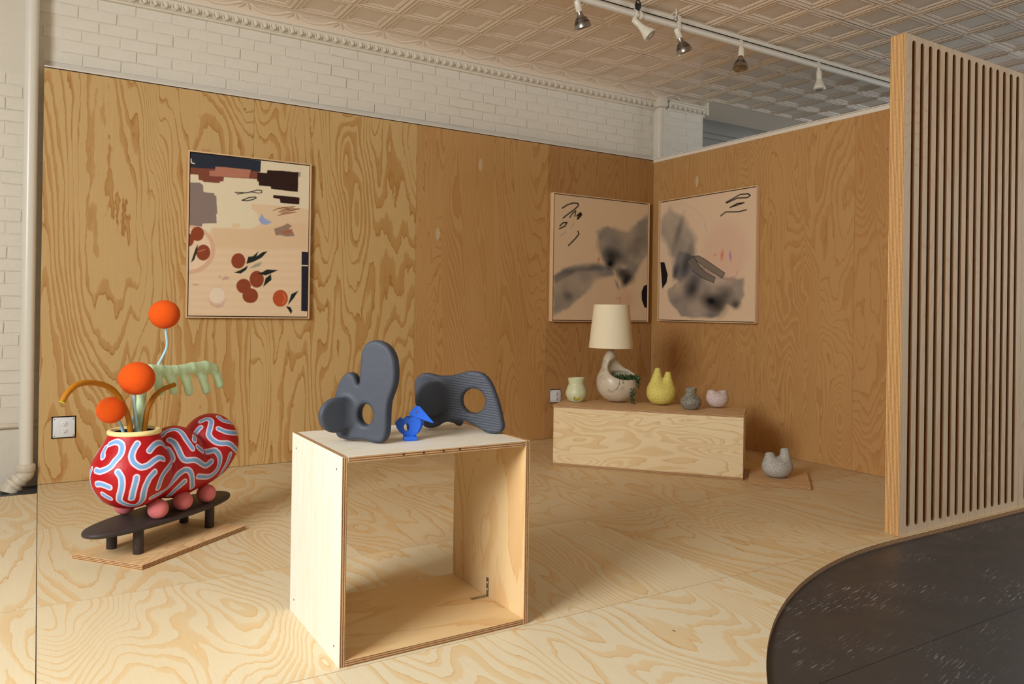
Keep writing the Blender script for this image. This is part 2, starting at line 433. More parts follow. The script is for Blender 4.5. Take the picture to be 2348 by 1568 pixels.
def sheet(x0, x1, y1, y0, tint, parent=floor):
    """x0..x1, y0 (near) .. y1 (far); right side may follow the curved edge"""
    P = []
    yy = np.linspace(y0+g, y1-g, 40)
    if y1 > CY+CR > y0:
        yy = np.sort(np.concatenate([yy, [CY+CR-1e-5, CY+CR+1e-4]]))
    R = []
    for y in yy:
        xr = min(x1-g, xedge(y)) if x1 > CX-CR else x1-g
        if y < CY+CR and xr >= x1-g and xedge(y) > x1: xr = x1-g
        R.append((max(xr, x0), y))
    # below the straight front edge nothing stands right of the curve
    R2 = [(x, y) for x, y in R]
    out = [R2[0]]
    for i in range(1, len(R2)-1):
        a, b, c = out[-1], R2[i], R2[i+1]
        if abs((b[0]-a[0])*(c[1]-a[1])-(b[1]-a[1])*(c[0]-a[0])) > 1e-7: out.append(b)
    out.append(R2[-1])
    P = out+[(x0+g, y1-g), (x0+g, y0+g)]
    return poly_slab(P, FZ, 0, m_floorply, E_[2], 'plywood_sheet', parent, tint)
tints = [(.93, .85, .74), (.86, .74, .60), (.95, .89, .80), (.88, .77, .64), (.84, .72, .58), (.97, .93, .87), (.90, .81, .69), (1, .98, .94)]  # sheet variation plus daylight falloff in the colour: near-left paler, far darker
k = 0
for i in range(len(rows)-1):
    ya, yb = rows[i], rows[i+1]
    segs = [(-4.862, -2.42), (-2.42, .0)]
    if i in (1,): segs = [(-4.862, -3.64), (-3.64, -1.2), (-1.2, 0)]
    for (a, b) in segs:
        if i >= 3 and yb < CY+CR-.1 and a > -3.9 and xedge(ya) < a: continue
        if i == 3 and a > -3:   # front strip right of the middle: thin nose before the dark floor
            P = [(a+g, ya-g), (.9, ya-g), (.9, CY+CR)]
            for t in np.linspace(0, 1, 40):
                x = CX+(a+g-CX)*t; y = CY+math.sqrt(CR*CR-(x-CX)**2); P.append((x, y))
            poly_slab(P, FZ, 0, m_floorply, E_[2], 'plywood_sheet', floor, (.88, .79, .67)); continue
        if i == 3 and a < -3:
            P = [(a+g, yb+g), (xedge(yb+g), yb+g)]
            for y in np.linspace(yb+g, CY+math.sqrt(CR*CR-(b-CX)**2), 40)[1:]: P.append((min(xedge(y), b-g), y))
            P += [(b-g, ya-g), (a+g, ya-g)]
            poly_slab(P, FZ, 0, m_floorply, E_[2], 'plywood_sheet', floor, (1, .985, .96)); continue  # palest sheet: washed-out bright daylight put into its tint
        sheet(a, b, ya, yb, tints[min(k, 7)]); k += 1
    # strip left of the long seam
    yl = ya if i else -.245
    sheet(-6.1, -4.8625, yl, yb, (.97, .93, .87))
# ---- brick wall (left, behind the plywood)
def brick_variants(n=7):
    out = []
    for q in range(n):
        bm = bmesh.new(); bx(bm, -.1045, .1045, -.012, .0, -.0345, .0345, 0)
        for v in bm.verts: v.co += Vector((random.uniform(-.003, .003), 0, random.uniform(-.0025, .0025)))
        bmesh.ops.bevel(bm, geom=[e for e in bm.edges if all(v.co.y < -.01 for v in e.verts)], offset=.0035, segments=2, affect='EDGES')
        out.append(bm_me(bm, m_brick, True, 40))
    return out
YB = .085
wl = struct('wall_left', box_me(-9.2, .3, YB+.0, YB+.3, FZ, 3.4, m_mortar), label='white painted brick wall behind the plywood panelling')
BV = brick_variants(); cnt = 0
def bricks(x0, x1, z0, z1, yf, parent):
    global cnt
    r = 0; z = z0
    while z < z1:
        x = x0+(.107 if r % 2 else 0)-.1+random.uniform(-.02, .02)
        while x < x1:
            if cnt < 298:
                o = link('brick', BV[random.randrange(7)], parent, (x+.1, yf+random.uniform(.0045, .0088), z+.034), (0, random.uniform(-.012, .012), random.uniform(-.01, .01))); cnt += 1
            x += .214
        z += .0745; r += 1
bricks(-5.16, -4.98, .46, 2.45, YB, wl)
bricks(-4.78, -.05, 2.57, 3.02, YB, wl)
# pilaster at the end of the brick wall
pil = struct('wall_pilaster', box_me(.075, .625, -.005, .62, FZ, 3.3, m_mortar), label='white painted brick pilaster beyond the corner of the plywood walls')
bricks(.20, .52, 2.57, 3.02, -.003, pil)
bmp = bmesh.new(); bx(bmp, .06, .10, -.012, .03, FZ, 3.02, 0, .006); link('corner_bead', bm_me(bmp, m_whitetrim, True, 40), pil)
bmp = bmesh.new(); bx(bmp, .035, .13, -.045, .09, 3.02, 3.11, 0, .01); link('capital', bm_me(bmp, m_cornice, True, 40), pil)
# recessed wall further right
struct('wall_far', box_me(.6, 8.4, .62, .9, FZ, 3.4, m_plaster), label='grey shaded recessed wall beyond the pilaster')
# low ledge pipe on the brick, dark skirting
o = link('trim_1', tube([(-9, YB-.012, .352), (-4.86, YB-.012, .352)], .016, m_joint, 12)); prop(o, 'thin painted conduit running low along the brick wall', kind='structure')
# ---- plywood walls
def panel_me(u0, u1, z0, z1, t, axis, holes, face):
    """panel in plane (u,z), thickness t from 0 (front) to t(back). axis 'y': u=x, back=+y ; axis 'x': u=y, back=+x"""
    us = sorted({u0, u1, *[h[0] for h in holes], *[h[1] for h in holes]}); zs = sorted({z0, z1, *[h[2] for h in holes], *[h[3] for h in holes]})
    solid = lambda i, j: 0 <= i < len(us)-1 and 0 <= j < len(zs)-1 and not any(h[0]-1e-6 <= us[i] and us[i+1] <= h[1]+1e-6 and h[2]-1e-6 <= zs[j] and zs[j+1] <= h[3]+1e-6 for h in holes)
    P = (lambda u, w, z: (u, w, z)) if axis == 'y' else (lambda u, w, z: (w, u, z))
    v, f, mi = [], [], []
    def q(pts, m):
        b = len(v); v.extend(pts); f.append((b, b+1, b+2, b+3)); mi.append(m)
    for i in range(len(us)-1):
        for j in range(len(zs)-1):
            if not solid(i, j): continue
            a, b, c, d = us[i], us[i+1], zs[j], zs[j+1]
            q([P(a, 0, c), P(b, 0, c), P(b, 0, d), P(a, 0, d)], 0); q([P(a, t, c), P(a, t, d), P(b, t, d), P(b, t, c)], 0)
            if not solid(i-1, j): q([P(a, 0, c), P(a, 0, d), P(a, t, d), P(a, t, c)], 1)
            if not solid(i+1, j): q([P(b, 0, c), P(b, t, c), P(b, t, d), P(b, 0, d)], 1)
            if not solid(i, j-1): q([P(a, 0, c), P(a, t, c), P(b, t, c), P(b, 0, c)], 1)
            if not solid(i, j+1): q([P(a, 0, d), P(b, 0, d), P(b, t, d), P(a, t, d)], 1)
    me = bpy.data.meshes.new('m'); me.from_pydata(v, [], f); me.polygons.foreach_set('material_index', mi)
    bm = bmesh.new(); bm.from_mesh(me); bmesh.ops.remove_doubles(bm, verts=bm.verts[:], dist=1e-5); bmesh.ops.recalc_face_normals(bm, faces=bm.faces[:]); bm.to_mesh(me); bm.free()
    return finish(me, [face, E_[1 if axis == 'y' else 0]])
HP = 2.508
wa = struct('wall_back', box_me(-4.85, -.002, .020, .060, 0, HP-.01, m_dark), label='back wall lined with tall plywood panels')
xa = [-4.862, -3.632, -2.412, -1.192, -.172, -.001]
holeA = (-4.794, -4.664, .268, .404); holeB = (-1.137, -1.017, .300, .420); holeC = (-.30, -.03, .345, .402)
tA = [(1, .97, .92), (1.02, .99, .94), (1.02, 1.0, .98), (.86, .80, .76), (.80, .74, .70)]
for i in range(5):
    hs = [h for h in (holeA, holeB) if xa[i] < h[0] < xa[i+1]]
    if i == 4: hs = []
    if i == 3: hs.append((-.30, xa[4]-.0012, .345, .402))
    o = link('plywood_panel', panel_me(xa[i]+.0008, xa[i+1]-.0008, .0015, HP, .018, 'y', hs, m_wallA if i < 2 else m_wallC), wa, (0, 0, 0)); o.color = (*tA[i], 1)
link('top_trim', box_me(-4.862, 0, -.002, .02, HP+.006, HP+.014, m_whitetrim), wa)
link('trim_dark_strip', box_me(-4.862, 0, .002, .02, HP, HP+.006, m_dark), wa)  # dark strip between the panels and the white top trim
wb = struct('wall_right', box_me(.020, .060, -3.10, .0, 0, HP-.01, m_dark), label='right wall lined with plywood panels, white painted top edge')
yb_ = [-.0, -.162, -1.015, -1.228, -2.085, -3.115]
tB = [(1.0, .96, .92), (1.0, .94, .88), (1.02, .97, .92), (1.03, .97, .90), (1.0, .90, .82)]
for i in range(5):
    o = link('plywood_panel', panel_me(yb_[i+1]+.0008, yb_[i]-.0008, .0015, HP-.018, .018, 'x', [], m_wallB), wb); o.color = (*tB[i], 1)
link('top_trim', box_me(-.0015, .075, -3.115, 0, HP-.018, HP+.010, m_whitetrim), wb)
link('cap_line', box_me(-.0035, .075, -3.115, 0, HP+.012, HP+.018, m_whitetrim), wb)
struct('trim_4', box_me(1.0, 1.06, -3.1, -1.5, FZ, 2.66, m_slot), label='brown board edge standing beyond the right plywood wall')
for nm_, par_, M_ in (('veneer_patch', wa, Matrix.Translation((-2.225, -.0004, 1.681))), ('veneer_patch', wa, Matrix.Translation((-1.851, -.0004, 2.262))), ('veneer_patch', wa, Matrix.Translation((-.40, -.0004, .56))), ('veneer_patch', wb, Matrix.Translation((-.0004, -.56, 2.24)) @ Matrix.Rotation(rad(-90), 4, 'Z'))):
    P_ = [(.020*math.sin(a_)*abs(math.sin(a_))**.5, 0, .052*math.cos(a_)) for a_ in np.linspace(0, 2*PI, 25)[:-1]]
    o = link(nm_, from_py(P_, [tuple(range(24))], m_palez), par_); o.matrix_world = M_; o.color = (.78, .62, .42, 1)
# room shell outside the picture
def holed(name, axis, pos, a0, a1, holes, label):
    """plaster wall with window openings; holes (a0,a1,z0,z1)"""
    as_ = sorted({a0, a1, *[h[0] for h in holes], *[h[1] for h in holes]}); zs = sorted({FZ, 3.4, *[h[2] for h in holes], *[h[3] for h in holes]})
    bm = bmesh.new()
    for i in range(len(as_)-1):
        for j in range(len(zs)-1):
            if any(h[0] <= as_[i] and as_[i+1] <= h[1] and h[2] <= zs[j] and zs[j+1] <= h[3] for h in holes): continue
            if axis == 'x': bx(bm, pos, pos+.2, as_[i], as_[i+1], zs[j], zs[j+1])
            else: bx(bm, as_[i], as_[i+1], pos, pos+.2, zs[j], zs[j+1])
    return struct(name, bm_me(bm, m_shell), label=label)
holed('wall_street', 'x', -7.6, -9.6, .4, [(-5.8, -3.3, 1.0, 3.1)], 'plaster wall with the street window')
holed('wall_rear', 'y', -8.0, -9.2, 8.4, [(.9, 5.9, .8, 3.1)], 'plaster wall behind the viewer')
holed('wall_end', 'x', 8.0, -9.6, .8, [(-4.7, .3, .8, 3.0)], 'plaster wall at the far end of the room')
def window(name, axis, pos, a0, a1, z0, z1, nm):
    bm = bmesh.new(); t = .05
    def bar(a, b, c, d):
        if axis == 'x': bx(bm, pos, pos+.06, a, b, c, d)
        else: bx(bm, a, b, pos, pos+.06, c, d)
    bar(a0, a1, z0, z0+t); bar(a0, a1, z1-t, z1); bar(a0, a0+t, z0, z1); bar(a1-t, a1, z0, z1)
    for q in range(1, nm): bar(a0+(a1-a0)*q/nm-.02, a0+(a1-a0)*q/nm+.02, z0, z1)
    struct(name, bm_me(bm, m_whitetrim), label='white window frame')
window('window_1', 'x', -7.5, -5.8, -3.3, 1.0, 3.1, 3)
window('window_2', 'y', -7.9, .9, 5.9, .8, 3.1, 4)
window('window_3', 'x', 8.05, -4.7, .3, .8, 3.0, 4)
# ---- ceiling: tin tiles
CZ = 3.15; TP = .327
ceil = struct('ceiling', box_me(-9.2, 8.4, -9.6, .9, CZ+.03, CZ+.2, m_tin), label='pressed tin ceiling of square coffered tiles')
def tile_me():
    prof = [(0, -.0005), (.003, -.004), (.006, -.0005), (.0095, -.0005), (.0125, -.0062), (.0165, -.0062), (.0195, -.001), (.0225, -.001), (.025, -.0035), (.0275, .0003), (.046, .0010), (.048, -.0030), (.052, -.0030), (.055, .0035), (.059, .0035), (.062, -.0005), (.065, .004), (.084, .0045)]
    v, f = [], []
    H = TP/2
    for d, z in prof:
        a = H-d; v += [(-a, -a, z), (a, -a, z), (a, a, z), (-a, a, z)]
    for i in range(len(prof)-1):
        for k in range(4):
            f.append((i*4+k, (i+1)*4+k, (i+1)*4+(k+1) % 4, i*4+(k+1) % 4))
    b = (len(prof)-1)*4; f.append((b, b+3, b+2, b+1))
    return v, f
tv, tf = tile_me()
tile = from_py(tv, tf, m_tin)
X0, Y0 = -.466, -.096
cells = []
for i in range(-14, 26):
    for j in range(0, 22):
        x = X0+TP*(i+.5); y = Y0-TP*(j+.5)
        if x < -9 or x > 8.1: continue
        d = Vector((x, y, CZ))-CAM; z = d.dot(fw)
        vis = False
        if z > .3:
            px = 1174+FPX*d.dot(rr)/z; py = 708.7-FPX*d.dot(uu)/z
            vis = -60 < px < 2400 and -60 < py < 340
        cells.append((not vis, z, x, y))
cells.sort()
nt = 0; rest_v, rest_f = [], []
for hid, z, x, y in cells:
    if not hid and nt < 299:
        link('ceiling_tile', tile, ceil, (x, y, CZ)); nt += 1
    else:
        b = len(rest_v); rest_v += [(x+p[0], y+p[1], CZ+p[2]) for p in tv]; rest_f += [tuple(b+q for q in t) for t in tf]
o = link('tiles_beyond', from_py(rest_v, rest_f, m_tin), ceil); o['kind'] = 'stuff'
# rest of ceiling outside tile field
link('ceiling_margin', box_me(-9.2, 8.4, -9.6, Y0-TP*22+.002, CZ, CZ+.02, m_tin), ceil)
link('ceiling_margin', box_me(-9.2, X0-TP*14, Y0-TP*22, Y0, CZ, CZ+.02, m_tin), ceil)
# two opened sheet seams, seen as thin dark cracks
for (x0, x1, y) in ((-1.06, -.62, Y0-TP*2-.003), (.15, 1.2, Y0-TP*6-.003), (-.3, .12, Y0-TP*6-.003)):
    link('open_seam', box_me(x0, x1, y, y+.006, CZ-.0035, CZ+.001, m_black), ceil)
# ---- cornice
cor = empty('trim_2'); cor['kind'] = 'structure'; cor['label'] = 'pressed tin cornice with egg moulding and festoons along the top of the brick wall'
def profile_run(prof, x0, x1, mat, miter0=0, miter1=0):
    v, f = [], []
    for s, x in ((miter0, x0), (miter1, x1)):
        for y, z in prof: v.append((x+s*(-y), y, z))
    n = len(prof)
    for i in range(n-1): f.append((i, i+1, n+i+1, n+i))
    return from_py(v, f, mat, True, 40)
prof = [(.084, 3.005), (.060, 3.008), (.058, 3.018), (.048, 3.022), (.040, 3.034), (.034, 3.060), (.030, 3.078), (.016, 3.082), (.014, 3.092)]
cove = [(.014, 3.092), (.006, 3.104), (-.010, 3.121), (-.034, 3.137), (-.062, 3.146), (-.080, 3.148), (-.086, 3.144), (-.092, 3.150), (-.10, 3.151)]
link('egg_band', profile_run(prof, -9.2, .15, m_cornice), cor)
link('egg_band', profile_run([(y-.075, z) for y, z in prof], .15, .64, m_cornice), cor)
link('cove', profile_run(cove, -9.2, .66, m_tin), cor)
# egg ornament, shared mesh
def egg_me():
    bm = bmesh.new(); bmesh.ops.create_uvsphere(bm, u_segments=10, v_segments=8, radius=1)
    for v in bm.verts: v.co = Vector((v.co.x*.0165, v.co.y*.012, v.co.z*.026))
    me0 = bmesh.new()
    for sgn in (-1, 1):
        pts = []
        for k in range(9):
            t = rad(-75+150*k/8); pts.append((sgn*.0245*math.cos(t)+0, -.002, .031*math.sin(t)))
        for i in range(8):
            a, b = pts[i], pts[i+1]; w = .0026
            vs = [bm.verts.new((a[0]-w, a[1]+.004, a[2])), bm.verts.new((a[0], a[1]-.005, a[2])), bm.verts.new((a[0]+w, a[1]+.004, a[2])),
                  bm.verts.new((b[0]-w, b[1]+.004, b[2])), bm.verts.new((b[0], b[1]-.005, b[2])), bm.verts.new((b[0]+w, b[1]+.004, b[2]))]
            bm.faces.new((vs[0], vs[1], vs[4], vs[3])); bm.faces.new((vs[1], vs[2], vs[5], vs[4]))
    me0.free(); return bm_me(bm, m_cornice, True, 60)
em = egg_me(); x = -4.95
while x < .62:
    link('egg', em, cor, (x, .036 if x < .1 else -.039, 3.05), (rad(-12), 0, 0)); x += .0632
def festoon_me():
    bm = bmesh.new()
    def strip(P, R):
        me = tube(P, R, m_tin, 6); bm.from_mesh(me)
    strip(catmull([(-.145, 0, .030), (-.09, 0, -.004), (-.03, 0, -.020), (.04, 0, -.012), (.11, 0, .02), (.15, 0, .034)], 3), [.003]+[.0100]*14+[.003])
    strip([(.16, -.002, .034), (.14, -.002, .006), (.118, 0, -.016)], [.003, .006, .002]); strip([(.16, -.002, .034), (.176, -.002, .006), (.196, 0, -.018)], [.003, .006, .002])
    strip([(.15, -.003, .036), (.166, -.003, .036)], .009)
    for q in range(5): strip([(-.075+q*.012, -.001, .022+.006*(q % 2)), (-.066+q*.012, -.003, .028)], .0055)
    for v in bm.verts:          # lay it on the cove slope
        z = v.co.z; v.co = Vector((v.co.x, v.co.y*.7-z*.80, z*.60))
    return bm_me(bm, m_tin, True, 60)
fm = festoon_me()
for i in range(-14, 4):
    link('festoon', fm, cor, (X0+TP*i-.13+.0, -.022, 3.124))
# recess cornice (shade of the recess put into its grey)
c2 = empty('trim_3'); c2['kind'] = 'structure'; c2['label'] = 'plain cove cornice on the recessed far wall'
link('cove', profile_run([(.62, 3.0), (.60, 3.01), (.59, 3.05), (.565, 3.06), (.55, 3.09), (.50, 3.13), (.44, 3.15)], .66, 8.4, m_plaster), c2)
link('soffit', box_me(.6, 8.4, -.1, .62, 3.151, 3.17, m_tin), c2)
link('return', box_me(.63, .66, -.05, .62, 3.02, 3.15, m_cornice), c2)

# ================================================================== THINGS
# ---- vertical waste pipe left
pp = empty('waste_pipe', (-4.9235, -.02, 0), 0, 'white painted vertical pipe with an elbow at the floor beside the plywood wall', 'pipe')
link('pipe', tube([(0, 0, .13), (-.004, 0, 3.14)], .037, m_pipe, 28), pp)
link('collar', lathe_me([(.0, .085), (.046, .085), (.051, .092), (.051, .125), (.046, .134), (.037, .136)], m_joint, 28), pp)
el = catmull([(0, 0, .10), (-.004, -.002, .075), (-.022, -.004, .052), (-.045, -.008, .028), (-.068, -.012, .006), (-.078, -.014, -.02)], 4)
link('elbow', tube(el, resample([.046, .047, .043, .041, .047, .050], len(el)), m_joint, 24), pp)
for t0, t1, r_ in (((-.028, -.005, .050), (-.040, -.007, .038), .051), ((-.050, -.009, .026), (-.062, -.011, .014), .055)):
    link('joint_ring', tube([t0, t1], r_, m_joint, 24), pp)
# ---- outlets
def outlet(loc, w, h, label):
    r = empty('wall_outlet', loc, 0, label, 'outlet', None)
    link('recess_box', box_me(-w/2-.008, w/2+.008, .014, .019, -h/2-.008, h/2+.008, m_dark), r)
    bm = bmesh.new(); bx(bm, -w/2+.006, w/2-.006, -.004, .012, -h/2+.007, h/2-.007, 0, .006); link('plate', bm_me(bm, m_switch, True, 40), r)
    for s in (-1, 1):
        c = link('socket', lathe_me([(0, .0028), (.0155, .0028), (.017, .001), (.017, -.002)], m_switch, 20), r, (.004, -.004, s*.0215), (rad(90), 0, 0))
        bm = bmesh.new()
        for q in (-.0062, .0062): bx(bm, q-.0011, q+.0011, .002, .008, .0028, .0034)
        bx(bm, -.0022, .0022, -.0085, -.0045, .0028, .0034); link('slot', bm_me(bm, m_black), c)
    for sx in (-1, 1):
        for sz in (-1, 1):
            link('screw', lathe_me([(0, .002), (.0035, .0015), (.004, 0)], m_metal, 10), r, (sx*(w/2-.015), -.004, sz*(h/2-.018)), (rad(90), 0, 0))
    return r
outlet((-4.729, 0, .336), .130, .136, 'white double outlet cut into the leftmost plywood panel behind the striped vase')
outlet((-1.077, 0, .360), .120, .120, 'white double outlet low on the plywood wall left of the low plinth')
r = empty('cable_plate', (-.236, 0, .374), 0, 'flat white cable plate in a slot of the wall behind the lamp', 'plate')
link('plate_back', box_me(-.062, .062, .012, .017, -.026, .026, m_dark), r); link('plate', box_me(-.062, .06, .000, .012, -.026, .0, m_switch, .003), r)
# ---- low plinth at the back
ang = rad(-50.4)
pl_ = empty('low_plinth', (-1.761, -.950, 0), ang, 'low wide pale plywood plinth in the corner under the two ink paintings', 'plinth')
L, D, H = 1.29, .42, .428
link('top_board', ply_me(-.004, L+.004, -.004, D, H-.018, H, m_base, E_[2], 2), pl_)
link('bottom_board', ply_me(0, L, 0, D, 0, .018, m_base, E_[2], 2), pl_)
link('front_board', ply_me(.001, L-.001, -.001, .017, .0185, H-.0185, m_palex, E_[1], 1), pl_)
link('back_board', ply_me(.001, L-.001, D-.018, D, .0185, H-.0185, m_palex, E_[1], 1), pl_)
link('side_board', ply_me(.0, .018, .018, D-.019, .0185, H-.0185, m_palez, E_[0], 0), pl_)
link('side_board', ply_me(L-.018, L, .018, D-.019, .0185, H-.0185, m_palez, E_[0], 0), pl_)
hole_me = box_me(-.003, .003, -.003, .003, -.001, .0004, m_dark)
for x, y in ((.02, .02), (L-.02, .03), (L-.02, .20), (L*.5, .3), (.02, .3)): link('screw_hole', hole_me, pl_, (x, y, H))
# small board beside it
sb = empty('floor_board_stand', (-1.03, -2.05, 0), rad(-50), 'thin square plywood board on the floor right of the low plinth', 'board')
link('board', ply_me(.012, .385, .0, .56, .0, .021, m_base, E_[2], 2), sb)
# ---- open box pedestal
px0, px1, py0, py1, ph = -4.0865, -3.411, -3.1756, -2.644, .636
t = .018; Wd = px1-px0; Dd = py1-py0
pe = empty('box_pedestal', (px0, py0, 0), 0, 'open sided plywood box pedestal carrying two charcoal sculptures', 'pedestal')
link('side_panel', ply_me(0, t, 0, Dd, 0, ph, m_palez, E_[0], 0), pe)
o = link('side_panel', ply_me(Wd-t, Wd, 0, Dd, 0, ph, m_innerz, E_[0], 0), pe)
link('top_panel', ply_me(t+.0004, Wd-t-.0004, 0, Dd, ph-t-.0005, ph-.0005, m_paley, E_[2], 2), pe)
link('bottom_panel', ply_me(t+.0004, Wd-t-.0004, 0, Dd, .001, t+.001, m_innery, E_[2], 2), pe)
for y, z in ((.05, ph-.045), (.05, .05), (Dd-.05, ph-.05), (Dd-.05, .05)): link('screw_hole', hole_me, pe, (0, y, z), (0, rad(-90), 0))
for x in (.2, .27, .34, .40): link('screw_hole', hole_me, pe, (x, 0, ph-.0085), (rad(90), 0, 0))
bk = link('angle_bracket', box_me(Wd-t-.0025, Wd-t, .24, .255, t+.001, .088, m_metal), pe); link('bracket_foot', box_me(Wd-t-.07, Wd-t-.001, .24, .255, t+.0012, t+.0036, m_metal), bk)
for z in (.045, .07): link('screw', lathe_me([(0, .003), (.003, .002), (.0035, 0)], m_whiteplastic, 8), bk, (Wd-t-.002, .2475, z), (0, rad(-90), 0))

# ---- slatted screen
def screen_me(Wd, Hh, T, x_first, pitch, sw, n, z0, z1):
    """one routed board: n through slots with round ends"""
    outer = [(0, 0), (Wd, 0), (Wd, Hh), (0, Hh)]
    v, f, mi = [], [], []
    def quad(a, b, c, d, m): b0 = len(v); v.extend([a, b, c, d]); f.append((b0, b0+1, b0+2, b0+3)); mi.append(m)
    def face(pts, y, flip):
        b0 = len(v); v.extend([(x, y, z) for x, z in pts]); idx = list(range(b0, b0+len(pts)))
        f.append(idx[::-1] if flip else idx); mi.append(0)
    K = 8; r = sw/2
    for y, fl in ((0, False), (T, True)):
        # strips between slots, and ladder ends above/below each slot
        xs = [0]
        for i in range(n): c = x_first+i*pitch; xs += [c-r, c+r]
        xs.append(Wd)
        for i in range(n+1): face([(xs[2*i], 0), (xs[2*i+1], 0), (xs[2*i+1], Hh), (xs[2*i], Hh)], y, fl)
        for i in range(n):
            c = x_first+i*pitch
            arc = [(c+r*math.cos(PI*k/K), z1-r+r*math.sin(PI*k/K)) for k in range(K+1)]
            face([(c-r, Hh)]+arc[::-1]+[(c+r, Hh)] if False else [(c+r, Hh), (c-r, Hh)]+arc[::-1], y, fl)
            arc2 = [(c+r*math.cos(PI+PI*k/K), z0+r+r*math.sin(PI+PI*k/K)) for k in range(K+1)]
            face([(c-r, 0), (c+r, 0)]+arc2[::-1], y, fl)
    for i in range(n):
        c = x_first+i*pitch
        loop = [(c+r*math.cos(PI*k/K), z1-r+r*math.sin(PI*k/K)) for k in range(K+1)]+[(c+r*math.cos(PI+PI*k/K), z0+r+r*math.sin(PI+PI*k/K)) for k in range(K+1)]
        for k in range(len(loop)):
            a = loop[k]; b = loop[(k+1) % len(loop)]; quad((a[0], 0, a[1]), (a[0], T, a[1]), (b[0], T, b[1]), (b[0], 0, b[1]), 1)
    for a, b in ((outer[0], outer[1]), (outer[1], outer[2]), (outer[2], outer[3]), (outer[3], outer[0])):
        quad((a[0], 0, a[1]), (b[0], 0, b[1]), (b[0], T, b[1]), (a[0], T, a[1]), 2)
    me = bpy.data.meshes.new('m'); me.from_pydata(v, [], f); me.polygons.foreach_set('material_index', mi)
    bm = bmesh.new(); bm.from_mesh(me); bmesh.ops.remove_doubles(bm, verts=bm.verts[:], dist=1e-5); bmesh.ops.recalc_face_normals(bm, faces=bm.faces[:]); bm.to_mesh(me); bm.free()
    return finish(me, [m_screen, m_slot, m_ledge])
sc_me = screen_me(1.166, 2.487, .078, .074, .0734, .032, 15, .040, 2.462)
s1_ = link('slatted_screen', sc_me, None, (-1.2475, -3.20, .001)); prop(s1_, 'tall thick plywood screen with fifteen long slots, standing on the platform', 'screen')
s2_ = link('slatted_screen', sc_me, None, (-.0785, -3.20, .001)); prop(s2_, 'second slotted plywood screen, only its edge showing at the right border', 'screen')

# ---- paint rasters on canvas grids
class Raster:
    def __init__(s, w, h, bg):
        s.w, s.h = w, h; s.a = np.zeros((h, w, 3)); s.a[:] = bg[:3]
        s.V, s.U = np.mgrid[0:h, 0:w]; s.U = (s.U+0.)/(w-1); s.V = (s.V+0.)/(h-1); s.asp = h/w*1.0
    def put(s, m, c, al=1.0):
        m = (np.clip(m, 0, 1)*al)[..., None]; s.a = s.a*(1-m)+np.array(c[:3])*m
    def poly(s, P, c, al=1.0, soft=1.0, wob=0):
        d = poly2(s.U*s.w, s.V*s.h, [(x*s.w, y*s.h) for x, y in P])
        if wob: d = d+wob*(s.fbm(14, 5)-.5)
        s.put(.5-d/soft, c, al)
    def line(s, P, r, c, al=1.0, soft=1.0):
        d = np.full(s.U.shape, 1e9); Q = [(x*s.w, y*s.h) for x, y in P]; x = s.U*s.w; y = s.V*s.h
        for a, b in zip(Q[:-1], Q[1:]):
            ex, ey = b[0]-a[0], b[1]-a[1]; t = np.clip(((x-a[0])*ex+(y-a[1])*ey)/(ex*ex+ey*ey+1e-9), 0, 1)
            d = np.minimum(d, np.hypot(x-a[0]-t*ex, y-a[1]-t*ey))
        s.put(.5-(d-r)/soft, c, al)
    def blob(s, cx, cy, rx, ry, c, al=1.0, soft=.6, rot=0):
        x = (s.U-cx)*s.w; y = (s.V-cy)*s.h; cr, sr = math.cos(rot), math.sin(rot)
        X = (x*cr+y*sr)/(rx*s.w); Y = (-x*sr+y*cr)/(rx*s.w if ry is None else ry*s.w)
        d = np.sqrt(X*X+Y*Y); s.put((1-d)/soft, c, al)
    def fbm(s, sc, seed, oc=4):
        rs = np.random.RandomState(seed); out = np.zeros(s.U.shape); amp, tot = 1., 0
        for o in range(oc):
            n = int(sc*2**o)+2; g_ = rs.rand(int(n*s.asp)+3, n+2)
            x = s.U*(n-1); y = s.V*(g_.shape[0]-3); i = x.astype(int); j = y.astype(int); fx = x-i; fy = y-j
            fx = fx*fx*(3-2*fx); fy = fy*fy*(3-2*fy)
            out += amp*((g_[j, i]*(1-fx)+g_[j, i+1]*fx)*(1-fy)+(g_[j+1, i]*(1-fx)+g_[j+1, i+1]*fx)*fy); tot += amp; amp *= .5
        return out/tot
m_paint = None
def paint_mat():
    n = NT('painted canvas'); a = n.new('ShaderNodeVertexColor'); a.layer_name = 'paint'
    n.bump(n.noise(n.obj(), 420, 2, .5), .12, .001); return n.done(a.outputs[0], .75, 0, .2)
m_paint = paint_mat()
def canvas_me(R, cw, ch):
    """grid in local x (right) z (up), origin top-left, facing -y"""
    w, h = R.w, R.h
    v = np.zeros((h*w, 3)); v[:, 0] = (R.U*cw).ravel(); v[:, 2] = (-R.V*ch).ravel()
    i = np.arange(h*w).reshape(h, w); f = np.stack([i[:-1, :-1], i[1:, :-1], i[1:, 1:], i[:-1, 1:]], -1).reshape(-1, 4)
    me = bpy.data.meshes.new('m'); me.from_pydata(v.tolist(), [], f.tolist())
    at = me.color_attributes.new('paint', 'FLOAT_COLOR', 'POINT')
    at.data.foreach_set('color', np.concatenate([R.a.reshape(-1, 3), np.ones((h*w, 1))], 1).ravel())
    return finish(me, m_paint)
